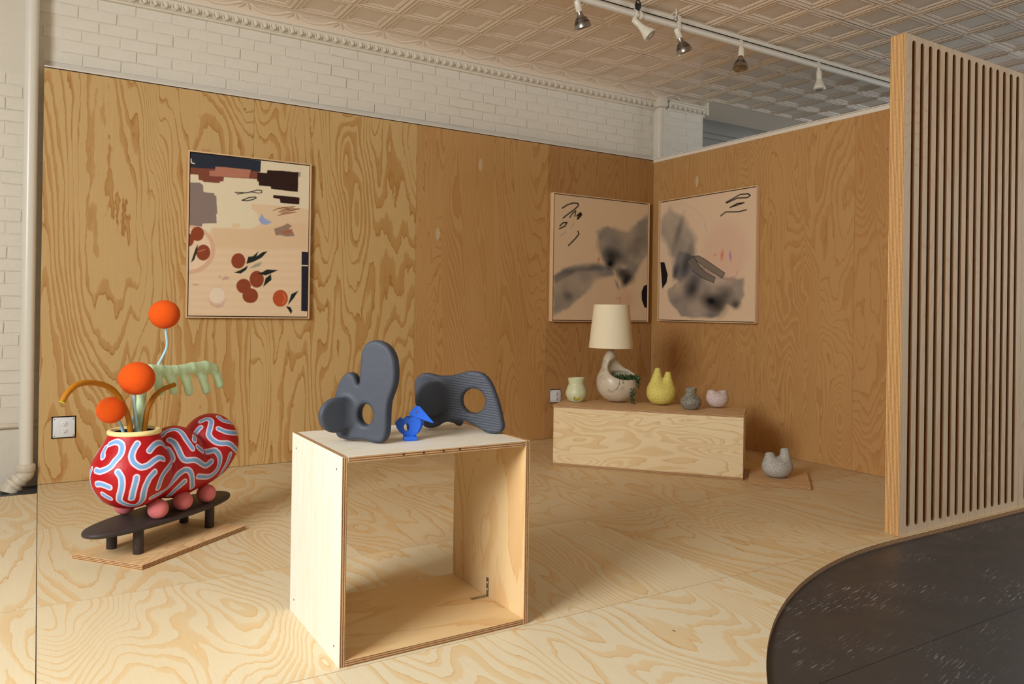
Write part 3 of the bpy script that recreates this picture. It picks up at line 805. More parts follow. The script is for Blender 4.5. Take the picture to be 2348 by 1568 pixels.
def homog(src):
    """picture-plane quad TL,TR,BR,BL -> unit square"""
    A, b = [], []
    for (x, y), (u, v) in zip(src, ((0, 0), (1, 0), (1, 1), (0, 1))):
        A.append([x, y, 1, 0, 0, 0, -u*x, -u*y]); b.append(u); A.append([0, 0, 0, x, y, 1, -v*x, -v*y]); b.append(v)
    h = np.linalg.solve(np.array(A, float), np.array(b, float))
    def T(L):
        o = []
        for x, y in L:
            w = h[6]*x+h[7]*y+1; o.append(((h[0]*x+h[1]*y+h[2])/w, (h[3]*x+h[4]*y+h[5])/w))
        return o
    return T
def framed(name, loc, rz, fw_, fh, label, R, depth=.045):
    r = empty(name, loc, rz, label, 'painting')
    fr = .008; gp = .006
    for (a, b, c, d) in ((0, fr, -fh, 0), (fw_-fr, fw_, -fh, 0), (fr, fw_-fr, -fr, 0), (fr, fw_-fr, -fh, -fh+fr)):
        link('frame_rail', box_me(a, b, -depth, 0, c, d, m_frame, .001), r)
    link('shadow_gap', box_me(fr, fw_-fr, -.012, -.002, -fh+fr, -fr, m_gap), r)
    cw, ch = fw_-2*(fr+gp), fh-2*(fr+gp)
    link('stretcher', box_me(fr+gp, fr+gp+cw, -depth+.0085, -.012, -fr-gp-ch, -fr-gp, m_gap), r)
    link('canvas', canvas_me(R, cw, ch), r, (fr+gp, -depth+.008, -fr-gp))
    return r
# painting 1
q = homog([(118, 105), (1128, 207), (1126, 1478), (122, 1478)])
cream = srgb(234, 218, 186); R1 = Raster(290, 390, cream)
sand = srgb(230, 196, 156); tan = srgb(222, 184, 142)
R1.poly(q([(640, 530), (880, 545), (1130, 570), (1130, 1480), (120, 1480), (120, 1130), (310, 740), (640, 745), (720, 700), (690, 610), (640, 570)]), sand, .8, 3, 3)
R1.poly(q([(310, 735), (640, 745), (1130, 680), (1130, 900), (700, 920), (320, 890)]), tan, .35, 8, 5)
lower = srgb(240, 214, 184)
for yy in range(930, 1460, 62): R1.poly(q([(130, yy), (1125, yy-10), (1125, yy+26), (130, yy+30)]), lower, .35, 7, 5)
R1.poly(q([(480, 700), (545, 700), (545, 735), (480, 735)]), sand, .8, 2)
navy = srgb(44, 50, 62); brown = srgb(132, 74, 56); rose = srgb(186, 124, 100); choc = srgb(52, 30, 26); mauve = srgb(142, 124, 116)
R1.poly(q([(110, 100), (716, 165), (712, 262), (110, 235)]), navy, 1, 1)
R1.poly(q([(110, 232), (330, 240), (700, 262), (695, 325), (405, 310), (400, 345), (370, 348), (370, 360), (235, 355), (220, 340), (190, 335), (188, 292), (110, 285)]), brown, 1, 1.3, 2)
R1.poly(q([(330, 220), (630, 245), (615, 315), (280, 302), (278, 258), (325, 255)]), rose, 1, 1.3, 2)
R1.poly(q([(770, 243), (1035, 262), (1032, 427), (805, 405), (800, 385), (700, 378), (698, 345), (686, 345), (690, 268), (765, 270)]), choc, 1, 1.2, 2)
R1.poly(q([(1035, 255), (1054, 262), (1052, 300), (1035, 298)]), mauve, .8, 2)
R1.poly(q([(824, 455), (1048, 476), (1045, 533), (885, 523), (880, 490), (822, 482)]), choc, 1, 1.2, 2)
R1.poly(q([(110, 358), (200, 360), (228, 380), (232, 438), (325, 445), (328, 465), (342, 468), (354, 618), (342, 625), (350, 700), (230, 706), (225, 730), (110, 720)]), mauve, 1, 1.3, 2)
ink = srgb(38, 36, 26)
R1.line(q([(500, 438), (600, 440), (690, 415), (725, 420), (727, 437), (700, 442), (640, 432), (518, 452)]), 1.1, ink)
R1.line(q([(560, 505), (620, 480), (670, 474), (680, 482), (650, 497), (600, 508), (560, 503)]), 1.4, ink)
for L_ in ([(825, 588), (880, 565), (1010, 550), (870, 600), (1050, 568), (890, 612), (1020, 598), (865, 628)], [(860, 570), (1000, 585), (900, 560), (1040, 575)]): R1.line(q(L_), .9, srgb(136, 76, 46), .9)
R1.poly(q([(728, 616), (755, 655), (818, 686), (770, 710), (725, 700), (704, 668)]), srgb(158, 170, 206), 1, 2)
R1.poly(q([(836, 742), (900, 720), (950, 698), (985, 715), (960, 740), (1000, 775), (1010, 800), (940, 806), (880, 795), (848, 798)]), srgb(158, 128, 108), 1, 2, 3)
R1.poly(q([(890, 770), (990, 740), (995, 775), (930, 782)]), srgb(176, 102, 72), .85, 3)
# dish of fruit
def ring(cx, cy, rx, ry, n=36): return [(cx+rx*math.cos(2*PI*k/n), cy+ry*math.sin(2*PI*k/n)) for k in range(n)]
R1.poly(q(ring(110, 925, 232, 208)), srgb(220, 170, 138), .75, 3); R1.poly(q(ring(105, 920, 200, 178)), srgb(238, 210, 176), 1, 3)
rust = srgb(146, 70, 42); rust2 = srgb(158, 78, 46)
for c in ((188, 791, 55, 60), (110, 845, 50, 56), (240, 948, 60, 68), (537, 1015, 59, 65), (695, 1168, 60, 70), (586, 1226, 61, 62), (643, 1306, 67, 63)):
    R1.poly(q(ring(*c)), rust, 1, 1.3, 1.5); R1.blob(*q([(c[0]-12, c[1]-12)])[0], .03, .03, rust2, .5, 1)
R1.poly(q(ring(897, 1326, 64, 71)), srgb(190, 84, 44), 1, 1.3, 1.5)
R1.line(q([(925, 1290), (940, 1330), (920, 1370)]), 1.5, srgb(216, 140, 96), .7, 3)
R1.line(q([(200, 940), (255, 922)]), 1.3, srgb(196, 128, 98), .9)
dg = srgb(34, 42, 36)
for P_ in ([(195, 878), (178, 905), (160, 960), (137, 1035), (165, 1010), (182, 960), (190, 920)], [(605, 1040), (620, 980), (660, 975), (708, 930), (690, 975), (740, 940), (785, 930), (735, 985), (670, 1020)],
           [(622, 1052), (560, 1090), (500, 1115), (560, 1122), (605, 1090)], [(700, 1120), (745, 1105), (780, 1085), (878, 1088), (810, 1120), (770, 1135)],
           [(815, 1122), (770, 1160), (750, 1232), (820, 1172)], [(1050, 1260), (990, 1290), (960, 1385), (1010, 1325)], [(945, 1390), (985, 1400), (1000, 1430), (990, 1458), (965, 1420)]):
    R1.poly(q(P_), dg, 1, 1.2)
R1.poly(q([(632, 1075), (680, 1040), (735, 1022), (720, 1055), (670, 1072)]), srgb(140, 146, 124), .8, 3)
R1.poly(q([(1072, 932), (1135, 936), (1135, 1435), (1075, 1430)]), srgb(40, 38, 50), 1, 1.2); R1.line(q([(1070, 1048), (1135, 1050)]), 1.2, cream)
R1.poly(q(ring(362, 1308, 77, 76)), srgb(222, 184, 164), .6, 2); R1.poly(q(ring(362, 1306, 68, 66)), srgb(238, 216, 192), 1, 3)
R1.poly(q([(292, 1345), (340, 1385), (400, 1382), (432, 1345), (415, 1400), (370, 1412), (320, 1395)]), srgb(206, 168, 152), .8, 3)
for c in ((385, 1152, 12, 9), (438, 1160, 26, 14), (415, 1170, 14, 9), (180, 1218, 28, 8)): R1.poly(q(ring(*c)), srgb(204, 160, 142), .8, 2.5)
R1.line(q([(122, 160), (124, 190), (150, 198)]), 1.4, cream)
framed('fruit_painting', (-4.053, 0, 2.104), 0, .813, 1.094, 'framed painting of oranges, blocks of navy and brown on cream', R1, .04)
# painting 2, ink wash left of the corner
q = homog([(172, 200), (1093, 283), (1090, 1420), (172, 1437)])
c2_ = srgb(226, 196, 158); R2 = Raster(240, 300, c2_)
def wash(R, P, c, al, soft, wob, seed, power=1.0):
    d = poly2(R.U*R.w, R.V*R.h, [(x*R.w, y*R.h) for x, y in P]); d = d+wob*(R.fbm(9, seed)-.5)
    m = np.clip(.5-d/soft, 0, 1)*(.55+.8*(R.fbm(4, seed+3)-.2)); R.put(m**power, c, al)
gr = srgb(112, 112, 110); dk = srgb(22, 23, 28)
wash(R2, q([(600, 560), (700, 500), (900, 560), (1100, 380), (1100, 800), (1040, 850), (1000, 900), (950, 1000), (890, 1090), (780, 960), (650, 850), (600, 700)]), gr, .85, 11, 14, 3)
wash(R2, q([(172, 1010), (260, 930), (420, 880), (620, 870), (740, 920), (760, 980), (600, 1040), (480, 1180), (330, 1330), (172, 1400)]), gr, .85, 9, 12, 8)
wash(R2, q([(172, 1010), (300, 940), (640, 890), (660, 930), (400, 960), (200, 1080)]), srgb(70, 74, 80), .8, 8, 8, 12)
for c in ((735, 800, .10, .06, .6), (730, 870, .055, .05, .9), (900, 1000, .09, .055, .6), (800, 790, .13, .05, .4), (850, 960, .07, .06, .5), (880, 1040, .045, .06, .7), (320, 1200, .06, .04, .4), (990, 660, .1, .12, .3)):
    R2.blob(*q([c[:2]])[0], c[2]*1.25, c[3]*1.7, dk, min(1, c[4]*1.25), .8, .5)
R2.blob(*q([(860, 900)])[0], .06, .04, c2_, .5, .9)
R2.blob(*q([(900, 1220)])[0], .14, .16, srgb(216, 146, 122), .45, 1.0); R2.blob(*q([(800, 1080)])[0], .022, .08, srgb(134, 84, 128), .8, .9, -.4)
R2.line(q([(790, 1215), (835, 1200), (825, 1260)]), .6, srgb(176, 70, 50), .8); R2.blob(*q([(615, 835)])[0], .02, .04, srgb(220, 100, 80), .8, .9, .3)
R2.poly(q(ring(700, 1250, 230, 270)), srgb(206, 172, 134), .12, 2)
ik = srgb(28, 22, 24)
for L_, w_ in (([(252, 338), (300, 305), (360, 284), (405, 288), (410, 310), (370, 350), (310, 395), (262, 435)], 1.5), ([(325, 430), (355, 385), (385, 360), (375, 415)], 1.3), ([(400, 410), (432, 382), (438, 400), (405, 438)], 2.4),
           ([(232, 512), (262, 482), (300, 478), (280, 515), (228, 540)], 1.5), ([(410, 562), (418, 590), (380, 640), (318, 704)], 1.5), ([(240, 608), (290, 570)], .6), ([(345, 522), (370, 480)], .6)):
    R2.line(q(L_), w_, ik, 1 if w_ > 1 else .6)
R2.poly(q([(1094, 1065), (1060, 1080), (1037, 1140), (1040, 1220), (1068, 1292), (1094, 1295)]), ik, 1, 1.2)
framed('ink_painting', (-1.162, 0, 2.102), 0, 1.085, 1.10, 'framed ink wash painting left of the corner, behind the lamp shade', R2, .045)
# painting 3, right of the corner
q = homog([(1207, 283), (2146, 122), (2146, 1440), (1210, 1420)])
R3 = Raster(250, 300, srgb(228, 198, 164))
wash(R3, q([(1210, 460), (1300, 330), (1450, 440), (1560, 640), (1560, 800), (1480, 1000), (1400, 1050), (1340, 1000), (1340, 830), (1250, 660), (1210, 590)]), srgb(136, 128, 118), .85, 14, 12, 21)
wash(R3, q([(1400, 760), (1520, 780), (1620, 900), (1800, 1000), (2050, 1000), (2050, 1180), (1960, 1310), (1880, 1280), (1800, 1380), (1680, 1405), (1420, 1380), (1300, 1240), (1300, 1120), (1400, 1050), (1340, 1000), (1345, 900)]), srgb(104, 102, 104), .9, 7, 12, 31)
R3.blob(*q([(1850, 760)])[0], .27, .34, srgb(222, 170, 150), .38, .35)
for c in ((1720, 1240, .14, .08, .85), (1790, 1290, .11, .10, .6), (1530, 1120, .09, .12, .65), (1850, 1180, .1, .08, .5), (1470, 870, .06, .16, .5), (1390, 560, .04, .18, .35), (1960, 1270, .06, .05, .6), (1370, 960, .035, .09, .5)):
    R3.blob(*q([c[:2]])[0], c[2]*1.15, c[3]*1.35, dk, min(1, c[4]*1.2), .85, .3)
R3.blob(*q([(1760, 1040)])[0], .13, .06, srgb(200, 180, 158), .55, .8)
R3.blob(*q([(1820, 790)])[0], .022, .08, srgb(224, 100, 60), .8, .9, .1); R3.blob(*q([(1900, 800)])[0], .018, .07, srgb(168, 90, 168), .75, .9, -.1); R3.blob(*q([(1750, 790)])[0], .03, .02, srgb(230, 130, 90), .7, .9)
R3.poly(q([(1215, 862), (1255, 862), (1290, 985), (1280, 1060), (1238, 1122)]), ik, 1, 1.2)
for P_ in ([(1535, 802), (1590, 798), (1650, 830), (1850, 965), (1825, 1015), (1640, 905), (1560, 840)], [(1480, 850), (1535, 802), (1600, 900), (1660, 960), (1757, 1010), (1740, 1060), (1620, 1010), (1530, 940)]):
    R3.poly(q(P_), srgb(118, 108, 94), .9, 1.2); R3.line(q(P_), .8, ik, .8)
for L_ in ([(1850, 275), (1990, 195), (2070, 188), (2088, 205), (2060, 225), (1960, 232), (1858, 280)], [(1890, 325), (1960, 285), (2030, 275), (1975, 295), (1895, 322)], [(1798, 408), (1850, 368), (1980, 365), (2052, 345)]): R3.line(q(L_), 1.4, ik)
R3.line(q([(1640, 480), (1665, 560), (1640, 450), (1560, 350), (1440, 290), (1300, 300)]), .5, srgb(180, 150, 120), .5)
R3.line(q([(1790, 1010), (1880, 1028), (1960, 990), (1980, 940)]), .6, srgb(110, 100, 90), .6)
framed('ink_painting', (0, -.128, 2.112), rad(-90), 1.128, 1.098, 'framed ink wash painting right of the corner with a pink bloom', R3, .045)

# ---- bench and papier mache vase
A0 = rad(39)
fb = empty('base_board', (-4.735, -1.640, 0), rad(38.2)-PI/2, 'thin plywood base board on the floor under the black bench', 'board')
# local x runs along the short side towards the viewer, y along the long side
fb.rotation_euler = (0, 0, rad(38.2))
link('board', ply_me(0, .632, -.388, 0, 0, .020, m_base, E_[2], 2), fb).color = (1.12, 1.14, 1.16, 1)
be = empty('low_bench', (-4.37, -1.568, .020), A0, 'low black surfboard shaped bench on the plywood base board', 'bench')
bm = bmesh.new(); N = 72; rings_ = []
for (ins, z) in ((.012, .103), (.003, .106), (0, .112), (0, .118), (.003, .123), (.010, .1255)):
    ring_ = []
    for k in range(N):
        t_ = 2*PI*k/N; c, s = math.cos(t_), math.sin(t_); e = 2/2.25
        ring_.append(bm.verts.new(((.415-ins)*math.copysign(abs(c)**e, c), (.134-ins)*math.copysign(abs(s)**e, s), z)))
    rings_.append(ring_)
for a_, b_ in zip(rings_[:-1], rings_[1:]):
    for k in range(N): bm.faces.new((a_[k], a_[(k+1) % N], b_[(k+1) % N], b_[k]))
bm.faces.new(rings_[0][::-1]); bm.faces.new(rings_[-1])
link('seat', bm_me(bm, m_bench, True, 50), be)
ca, sa = math.cos(A0), math.sin(A0)
for wx, wy in ((-4.584, -1.635), (-4.492, -1.768), (-4.247, -1.348), (-4.154, -1.495)):
    dx, dy = wx+4.37, wy+1.568
    link('leg', lathe_me([(0, 0), (.020, 0), (.0215, .002), (.0215, .104), (0, .104)], m_bench, 24), be, (dx*ca+dy*sa, -dx*sa+dy*ca, 0))
# sculpture; local frame: x along the bench, z world height
va = empty('caterpillar_vase', (-4.37, -1.568, .1455), A0, 'red three lobed papier mache vase with blue squiggles rolling on pink balls', 'vase')
ZB = .1455
def body_fn(X, Y, Z):
    z = Z+ZB
    pot = ell(X, Y, z, (-.186, 0, .352), (.163, .160, .150))
    neck = cone(X, Y, z, (-.180, 0, .40), (-.172, 0, .535), .135, .100)
    d = smin(pot, neck, .05)
    d = smax(d, z-.533, .004)
    d = smin(d, ell(X, Y, z, (.055, 0, .365), (.138, .142, .160)), .022)
    d = smin(d, ell(X, Y, z, (.300, 0, .405), (.138, .132, .148)), .022)
    d = smin(d, ell(X, Y, z, (.090, 0, .300), (.30, .122, .098)), .04)
    inner = np.maximum(cone(X, Y, z, (-.175, 0, .42), (-.172, 0, .60), .095, .090), .40-z)
    return smax(d, -inner, .004)
body = sdf_mesh(body_fn, (-.38, -.19, .045), (.46, .19, .41), .0042, [], 3)
SQ = [[[-0.342,0.035,0.245],[-0.345,0.021,0.244],[-0.346,0.008,0.243],[-0.345,-0.006,0.247],[-0.343,-0.019,0.252],[-0.339,-0.031,0.259],[-0.334,-0.04,0.267],[-0.328,-0.044,0.277],[-0.321,-0.048,0.288],[-0.314,-0.052,0.296],[-0.308,-0.056,0.304],[-0.3,-0.057,0.316],[-0.292,-0.054,0.328],[-0.287,-0.049,0.339],[-0.284,-0.042,0.349],[-0.284,-0.03,0.356],[-0.285,-0.016,0.359],[-0.289,-0.001,0.355],[-0.292,0.015,0.348]],[[-0.322,0.017,0.298],[-0.317,0.023,0.305],[-0.311,0.029,0.313],[-0.305,0.03,0.322],[-0.298,0.03,0.333]],[[-0.246,-0.09,0.351],[-0.256,-0.09,0.34],[-0.265,-0.09,0.329],[-0.273,-0.092,0.317],[-0.28,-0.095,0.305],[-0.283,-0.1,0.294],[-0.284,-0.107,0.283],[-0.282,-0.115,0.274],[-0.277,-0.123,0.266],[-0.271,-0.13,0.26],[-0.264,-0.135,0.257],[-0.254,-0.14,0.258],[-0.242,-0.144,0.261],[-0.229,-0.146,0.267],[-0.215,-0.147,0.274],[-0.199,-0.147,0.28],[-0.183,-0.146,0.283],[-0.171,-0.147,0.28],[-0.159,-0.148,0.275]],[[-0.215,-0.125,0.317],[-0.202,-0.123,0.326],[-0.189,-0.12,0.333],[-0.173,-0.118,0.339],[-0.156,-0.115,0.341],[-0.141,-0.112,0.339],[-0.125,-0.108,0.333],[-0.107,-0.105,0.319],[-0.057,-0.071,0.296],[-0.053,-0.079,0.285],[-0.051,-0.086,0.274],[-0.05,-0.092,0.262],[-0.052,-0.097,0.25],[-0.084,-0.124,0.246],[-0.111,-0.142,0.24],[-0.135,-0.153,0.232],[-0.156,-0.159,0.222],[-0.17,-0.161,0.211],[-0.181,-0.161,0.197],[-0.187,-0.157,0.177],[-0.188,-0.15,0.155]],[[-0.329,-0.072,0.244],[-0.326,-0.08,0.232],[-0.324,-0.086,0.22],[-0.322,-0.088,0.204],[-0.321,-0.087,0.187],[-0.32,-0.083,0.172],[-0.318,-0.077,0.157],[-0.314,-0.068,0.14],[-0.307,-0.059,0.124],[-0.299,-0.057,0.113],[-0.289,-0.06,0.105],[-0.274,-0.064,0.095],[-0.257,-0.068,0.088],[-0.244,-0.075,0.085],[-0.235,-0.084,0.087],[-0.234,-0.098,0.096],[-0.236,-0.111,0.109],[-0.243,-0.123,0.126],[-0.249,-0.131,0.144],[-0.251,-0.138,0.159],[-0.251,-0.143,0.174],[-0.247,-0.148,0.19],[-0.241,-0.152,0.206],[-0.231,-0.155,0.218],[-0.217,-0.158,0.23]],[[-0.285,-0.128,0.218],[-0.287,-0.127,0.204],[-0.288,-0.124,0.189],[-0.289,-0.12,0.175],[-0.288,-0.114,0.159],[-0.285,-0.107,0.142],[-0.279,-0.097,0.124]],[[-0.346,0.023,0.188],[-0.348,0.01,0.191],[-0.348,-0.003,0.191],[-0.346,-0.022,0.187],[-0.341,-0.04,0.18]],[[-0.335,0.0,0.146],[-0.333,-0.006,0.142],[-0.33,-0.011,0.137],[-0.327,-0.018,0.133],[-0.323,-0.024,0.128]],[[-0.125,-0.098,0.355]],[[-0.026,-0.013,0.348],[-0.013,-0.012,0.358],[0.0,-0.017,0.365],[0.013,-0.024,0.369],[0.022,-0.033,0.37],[0.029,-0.045,0.368],[0.032,-0.057,0.363],[0.031,-0.071,0.355],[0.029,-0.085,0.344],[0.027,-0.099,0.329],[0.03,-0.115,0.309],[0.038,-0.128,0.286]],[[-0.028,-0.055,0.331],[-0.025,-0.066,0.326],[-0.022,-0.077,0.319],[-0.022,-0.09,0.305],[-0.021,-0.101,0.289],[-0.02,-0.108,0.275],[-0.018,-0.114,0.261],[-0.014,-0.12,0.25],[-0.008,-0.125,0.242],[0.003,-0.13,0.238],[0.016,-0.135,0.237],[0.029,-0.139,0.236],[0.044,-0.141,0.233],[0.062,-0.142,0.223],[0.083,-0.139,0.21],[0.105,-0.134,0.199],[0.131,-0.126,0.191],[0.163,-0.113,0.192],[0.193,-0.104,0.198]],[[-0.197,-0.125,0.114],[-0.177,-0.129,0.119],[-0.154,-0.129,0.123],[-0.124,-0.12,0.125],[-0.096,-0.112,0.13],[-0.08,-0.112,0.141],[-0.065,-0.113,0.154],[-0.049,-0.113,0.168],[-0.036,-0.116,0.18],[-0.022,-0.122,0.19],[-0.009,-0.127,0.196],[0.002,-0.132,0.195],[0.013,-0.135,0.188],[0.023,-0.136,0.173],[0.032,-0.134,0.152],[0.041,-0.127,0.128],[0.059,-0.111,0.1]],[[-0.033,-0.063,0.079],[-0.036,-0.088,0.099],[-0.029,-0.104,0.115],[-0.018,-0.115,0.129],[-0.004,-0.123,0.143]],[[0.073,-0.127,0.289],[0.086,-0.129,0.276],[0.106,-0.126,0.264]],[[0.175,-0.081,0.245],[0.191,-0.085,0.243],[0.202,-0.094,0.246],[0.213,-0.102,0.247],[0.223,-0.108,0.238],[0.232,-0.111,0.225],[0.239,-0.112,0.21],[0.242,-0.111,0.193],[0.24,-0.11,0.174],[0.231,-0.109,0.157],[0.218,-0.11,0.145],[0.2,-0.111,0.137],[0.18,-0.113,0.132],[0.152,-0.117,0.132],[0.109,-0.128,0.142],[0.068,-0.136,0.153]],[[0.221,-0.012,0.38],[0.232,-0.02,0.386],[0.242,-0.029,0.39],[0.246,-0.041,0.388],[0.244,-0.053,0.381],[0.234,-0.062,0.369],[0.222,-0.068,0.354],[0.211,-0.072,0.339],[0.204,-0.075,0.324],[0.204,-0.083,0.31],[0.209,-0.093,0.298],[0.218,-0.104,0.287],[0.233,-0.114,0.279],[0.251,-0.122,0.276],[0.27,-0.128,0.274],[0.285,-0.131,0.268],[0.301,-0.132,0.259],[0.322,-0.129,0.243],[0.36,-0.113,0.22]],[[0.248,-0.095,0.346],[0.259,-0.105,0.338],[0.272,-0.113,0.33],[0.286,-0.118,0.325],[0.304,-0.12,0.321],[0.328,-0.119,0.316],[0.366,-0.107,0.309]],[[0.297,-0.053,0.395],[0.294,-0.067,0.387],[0.298,-0.078,0.379],[0.317,-0.085,0.371],[0.354,-0.082,0.36]],[[0.198,-0.029,0.354],[0.188,-0.023,0.343],[0.18,-0.018,0.33]],[[0.087,-0.095,0.332],[0.067,-0.111,0.317]],[[0.299,-0.126,0.214],[0.299,-0.119,0.195],[0.297,-0.111,0.176],[0.29,-0.104,0.156],[0.28,-0.097,0.137],[0.276,-0.086,0.118]]]
def vase_mat():
    n = NT('red vase paint with squiggles'); a = n.new('ShaderNodeAttribute'); a.attribute_name = 'paintdist'
    wob = n.noise(n.obj(), 120, 3, .6); d = n.math('ADD', a.outputs['Fac'], n.math('MULTIPLY', n.math('SUBTRACT', wob, .5), .0022))
    red = n.mix(n.noise(n.obj(), 9, 3, .6), srgb(196, 16, 24), srgb(160, 8, 18))
    blue = n.mix(n.noise(n.obj(), 60, 3, .6), srgb(128, 182, 232), srgb(112, 158, 212)); pinkw = srgb(236, 208, 222)
    m1 = n.ramp(n.math('MULTIPLY', d, 40), [(.295, (1, 1, 1)), (.32, (0, 0, 0))]); m2 = n.ramp(n.math('MULTIPLY', d, 40), [(.565, (1, 1, 1)), (.58, (0, 0, 0))])
    col = n.mix(m1, n.mix(m2, red, pinkw), blue)
    b = n.new('ShaderNodeAttribute'); b.attribute_name = 'inside'; col = n.mix(b.outputs['Fac'], col, srgb(44, 62, 110))
    n.bump(n.noise(n.obj(), 70, 4, .6), .35, .003); return n.done(col, .45, 0, .4)
co = np.zeros(len(body.vertices)*3); body.vertices.foreach_get('co', co); co = co.reshape(-1, 3)
dist = np.full(len(co), 1.0)
if not isinstance(SQ, str):
    for L_ in [l for l in SQ if len(l) > 1]:
        for mir in (1, -1):
            P_ = np.array(L_, float)
            if mir < 0:
                if P_[:, 1].max() > -.045: continue
                P_ = P_*np.array([1, -1, 1])
            P_ = np.array([list(p) for p in catmull(P_.tolist(), 5)])
            for a_, b_ in zip(P_[:-1], P_[1:]):
                e = b_-a_; w_ = co-a_; t_ = np.clip((w_@e)/(e@e+1e-12), 0, 1); dist = np.minimum(dist, np.linalg.norm(w_-t_[:, None]*e, axis=1))
at = body.attributes.new('paintdist', 'FLOAT', 'POINT'); at.data.foreach_set('value', dist)
rr_ = np.hypot(co[:, 0]+.173, co[:, 1]); ins = ((rr_ < .0965) & (co[:, 2]+ZB > .39) & (co[:, 2]+ZB < .531)).astype(float)
at = body.attributes.new('inside', 'FLOAT', 'POINT'); at.data.foreach_set('value', ins)
body.materials.append(vase_mat())
link('body', body, va)
link('rim', lathe_me([(.0865, -.004), (.090, .006), (.100, .008), (.1085, .003), (.1085, -.010), (.103, -.014), (.0865, -.010)], m_creamrim, 48), va, (-.173, 0, .536-ZB))
link('potting_filler', lathe_me([(0, .0), (.091, .0)], m_navy, 32), va, (-.173, 0, .455-ZB))
sph = bmesh.new(); bmesh.ops.create_icosphere(sph, subdivisions=4, radius=1)
sph_pink = bpy.data.meshes.new('m'); sph.to_mesh(sph_pink); finish(sph_pink, m_pink, True)
sph_or = bpy.data.meshes.new('m'); sph.to_mesh(sph_or); finish(sph_or, m_orange, True); sph.free()
for s, n_, in ((-.123, -.088), (.030, -.084), (.188, -.080), (-.123, .100), (.030, .096), (.188, .092)):
    o = link('wheel_ball', sph_pink, va, (s, n_, .0435)); o.scale = (.0440, .0440, .0430)
def loc2(p): return (p[0], p[1], p[2]-ZB)
def flower(name, label, pts, r, ball, br, cat):
    e = empty(name, (-4.37, -1.568, ZB), A0, label, cat, None)
    P = catmull([loc2(p) for p in pts], 6); link('stem', tube(P, r, m_lblue, 12), e)
    o = link('blossom_ball', sph_or, e, loc2(ball)); o.scale = (br, br, br*.97)
bl1 = [[.006, .01, .99], [.028, .02, .904], [.021, .035, .854], [-.005, .04, .809], [-.047, .05, .728], [-.096, .05, .644], [-.140, .045, .572], [-.159, .03, .47]]
flower('ball_flower', 'tallest orange ball flower on a bent light blue stem, above the vase', bl1, .0058, (-.051+.05, .01, 1.045), .0675, 'flower')
flower('ball_flower', 'middle orange ball flower standing straight over the vase opening', [[-.213, -.03, .73], [-.204, -.03, .631], [-.195, -.03, .563], [-.194, -.02, .47]], .0072, (-.200, -.035, .768), .0735, 'flower')
flower('ball_flower', 'lowest orange ball flower leaning left out of the vase', [[-.290, 0, .63], [-.262, 0, .590], [-.243, 0, .558], [-.229, 0, .519], [-.222, 0, .47]], .0078, (-.300, 0, .640), .0575, 'flower')
def horn(pts, r, label):
    e = empty('curved_stalk', (-4.37, -1.568, ZB), A0, label, 'stalk')
    P = catmull([loc2(p) for p in pts], 6); link('stalk', tube(P, r, [m_ochre, m_lime], 16, capmat=1), e)
horn([[-.215, -.03, .47], [-.223, -.03, .511], [-.234, -.03, .587], [-.261, -.03, .652], [-.307, -.03, .716], [-.363, -.03, .752], [-.438, -.03, .769], [-.499, -.03, .764], [-.54, -.03, .735], [-.562, -.03, .703]], .0115, 'long ochre stalk arching left out of the vase with a lime tip')
horn([[-.150, -.03, .47], [-.150, -.03, .50], [-.145, -.03, .566], [-.129, -.03, .632], [-.092, -.03, .68], [-.041, -.03, .707], [.025, -.03, .721]], .0110, 'short ochre stalk curving right out of the vase')
lf = empty('comb_leaf', (-4.37, -1.568, ZB), A0, 'pale green comb shaped leaf with five drooping fingers in the vase', 'leaf')
def leaf_fn(X, Y, Z):
    z = Z+ZB; yy = (Y-.03)*1.3
    sp = [(-.062, .790), (-.007, .789), (.088, .779), (.201, .784), (.291, .784), (.352, .772)]
    d = None
    for (a, b), ra, rb in zip(zip(sp[:-1], sp[1:]), (.036, .030, .030, .034, .036), (.030, .030, .034, .036, .034)):
        c = cone(X, yy, z, (a[0], 0, a[1]), (b[0], 0, b[1]), ra*.8, rb*.8); d = c if d is None else smin(d, c, .012)
    tips = [(.004, .690), (.087, .686), (.184, .672), (.303, .668), (.397, .690)]; roots = [(-.046, .777), (.040, .772), (.135, .767), (.235, .775), (.345, .766)]
    for a, b in zip(roots, tips):
        m_ = ((a[0]+b[0])/2+.008, (a[1]+b[1])/2+.008)
        d = smin(d, cone(X, yy, z, (a[0], 0, a[1]), (m_[0], 0, m_[1]), .023, .0235), .010); d = smin(d, cone(X, yy, z, (m_[0], 0, m_[1]), (b[0], 0, b[1]), .0235, .023), .008)
    st = [(-.110, .47), (-.112, .597), (-.107, .694), (-.090, .755), (-.062, .788)]
    for (a, b), ra, rb in zip(zip(st[:-1], st[1:]), (.024, .024, .021, .021), (.024, .021, .021, .024)): d = smin(d, cone(X, yy, z, (a[0], 0, a[1]), (b[0], 0, b[1]), ra, rb), .012)
    return d
link('leaf_body', sdf_mesh(leaf_fn, (-.16, -.02, .29), (.45, .08, .68), .0042, [m_mint], 2), lf)

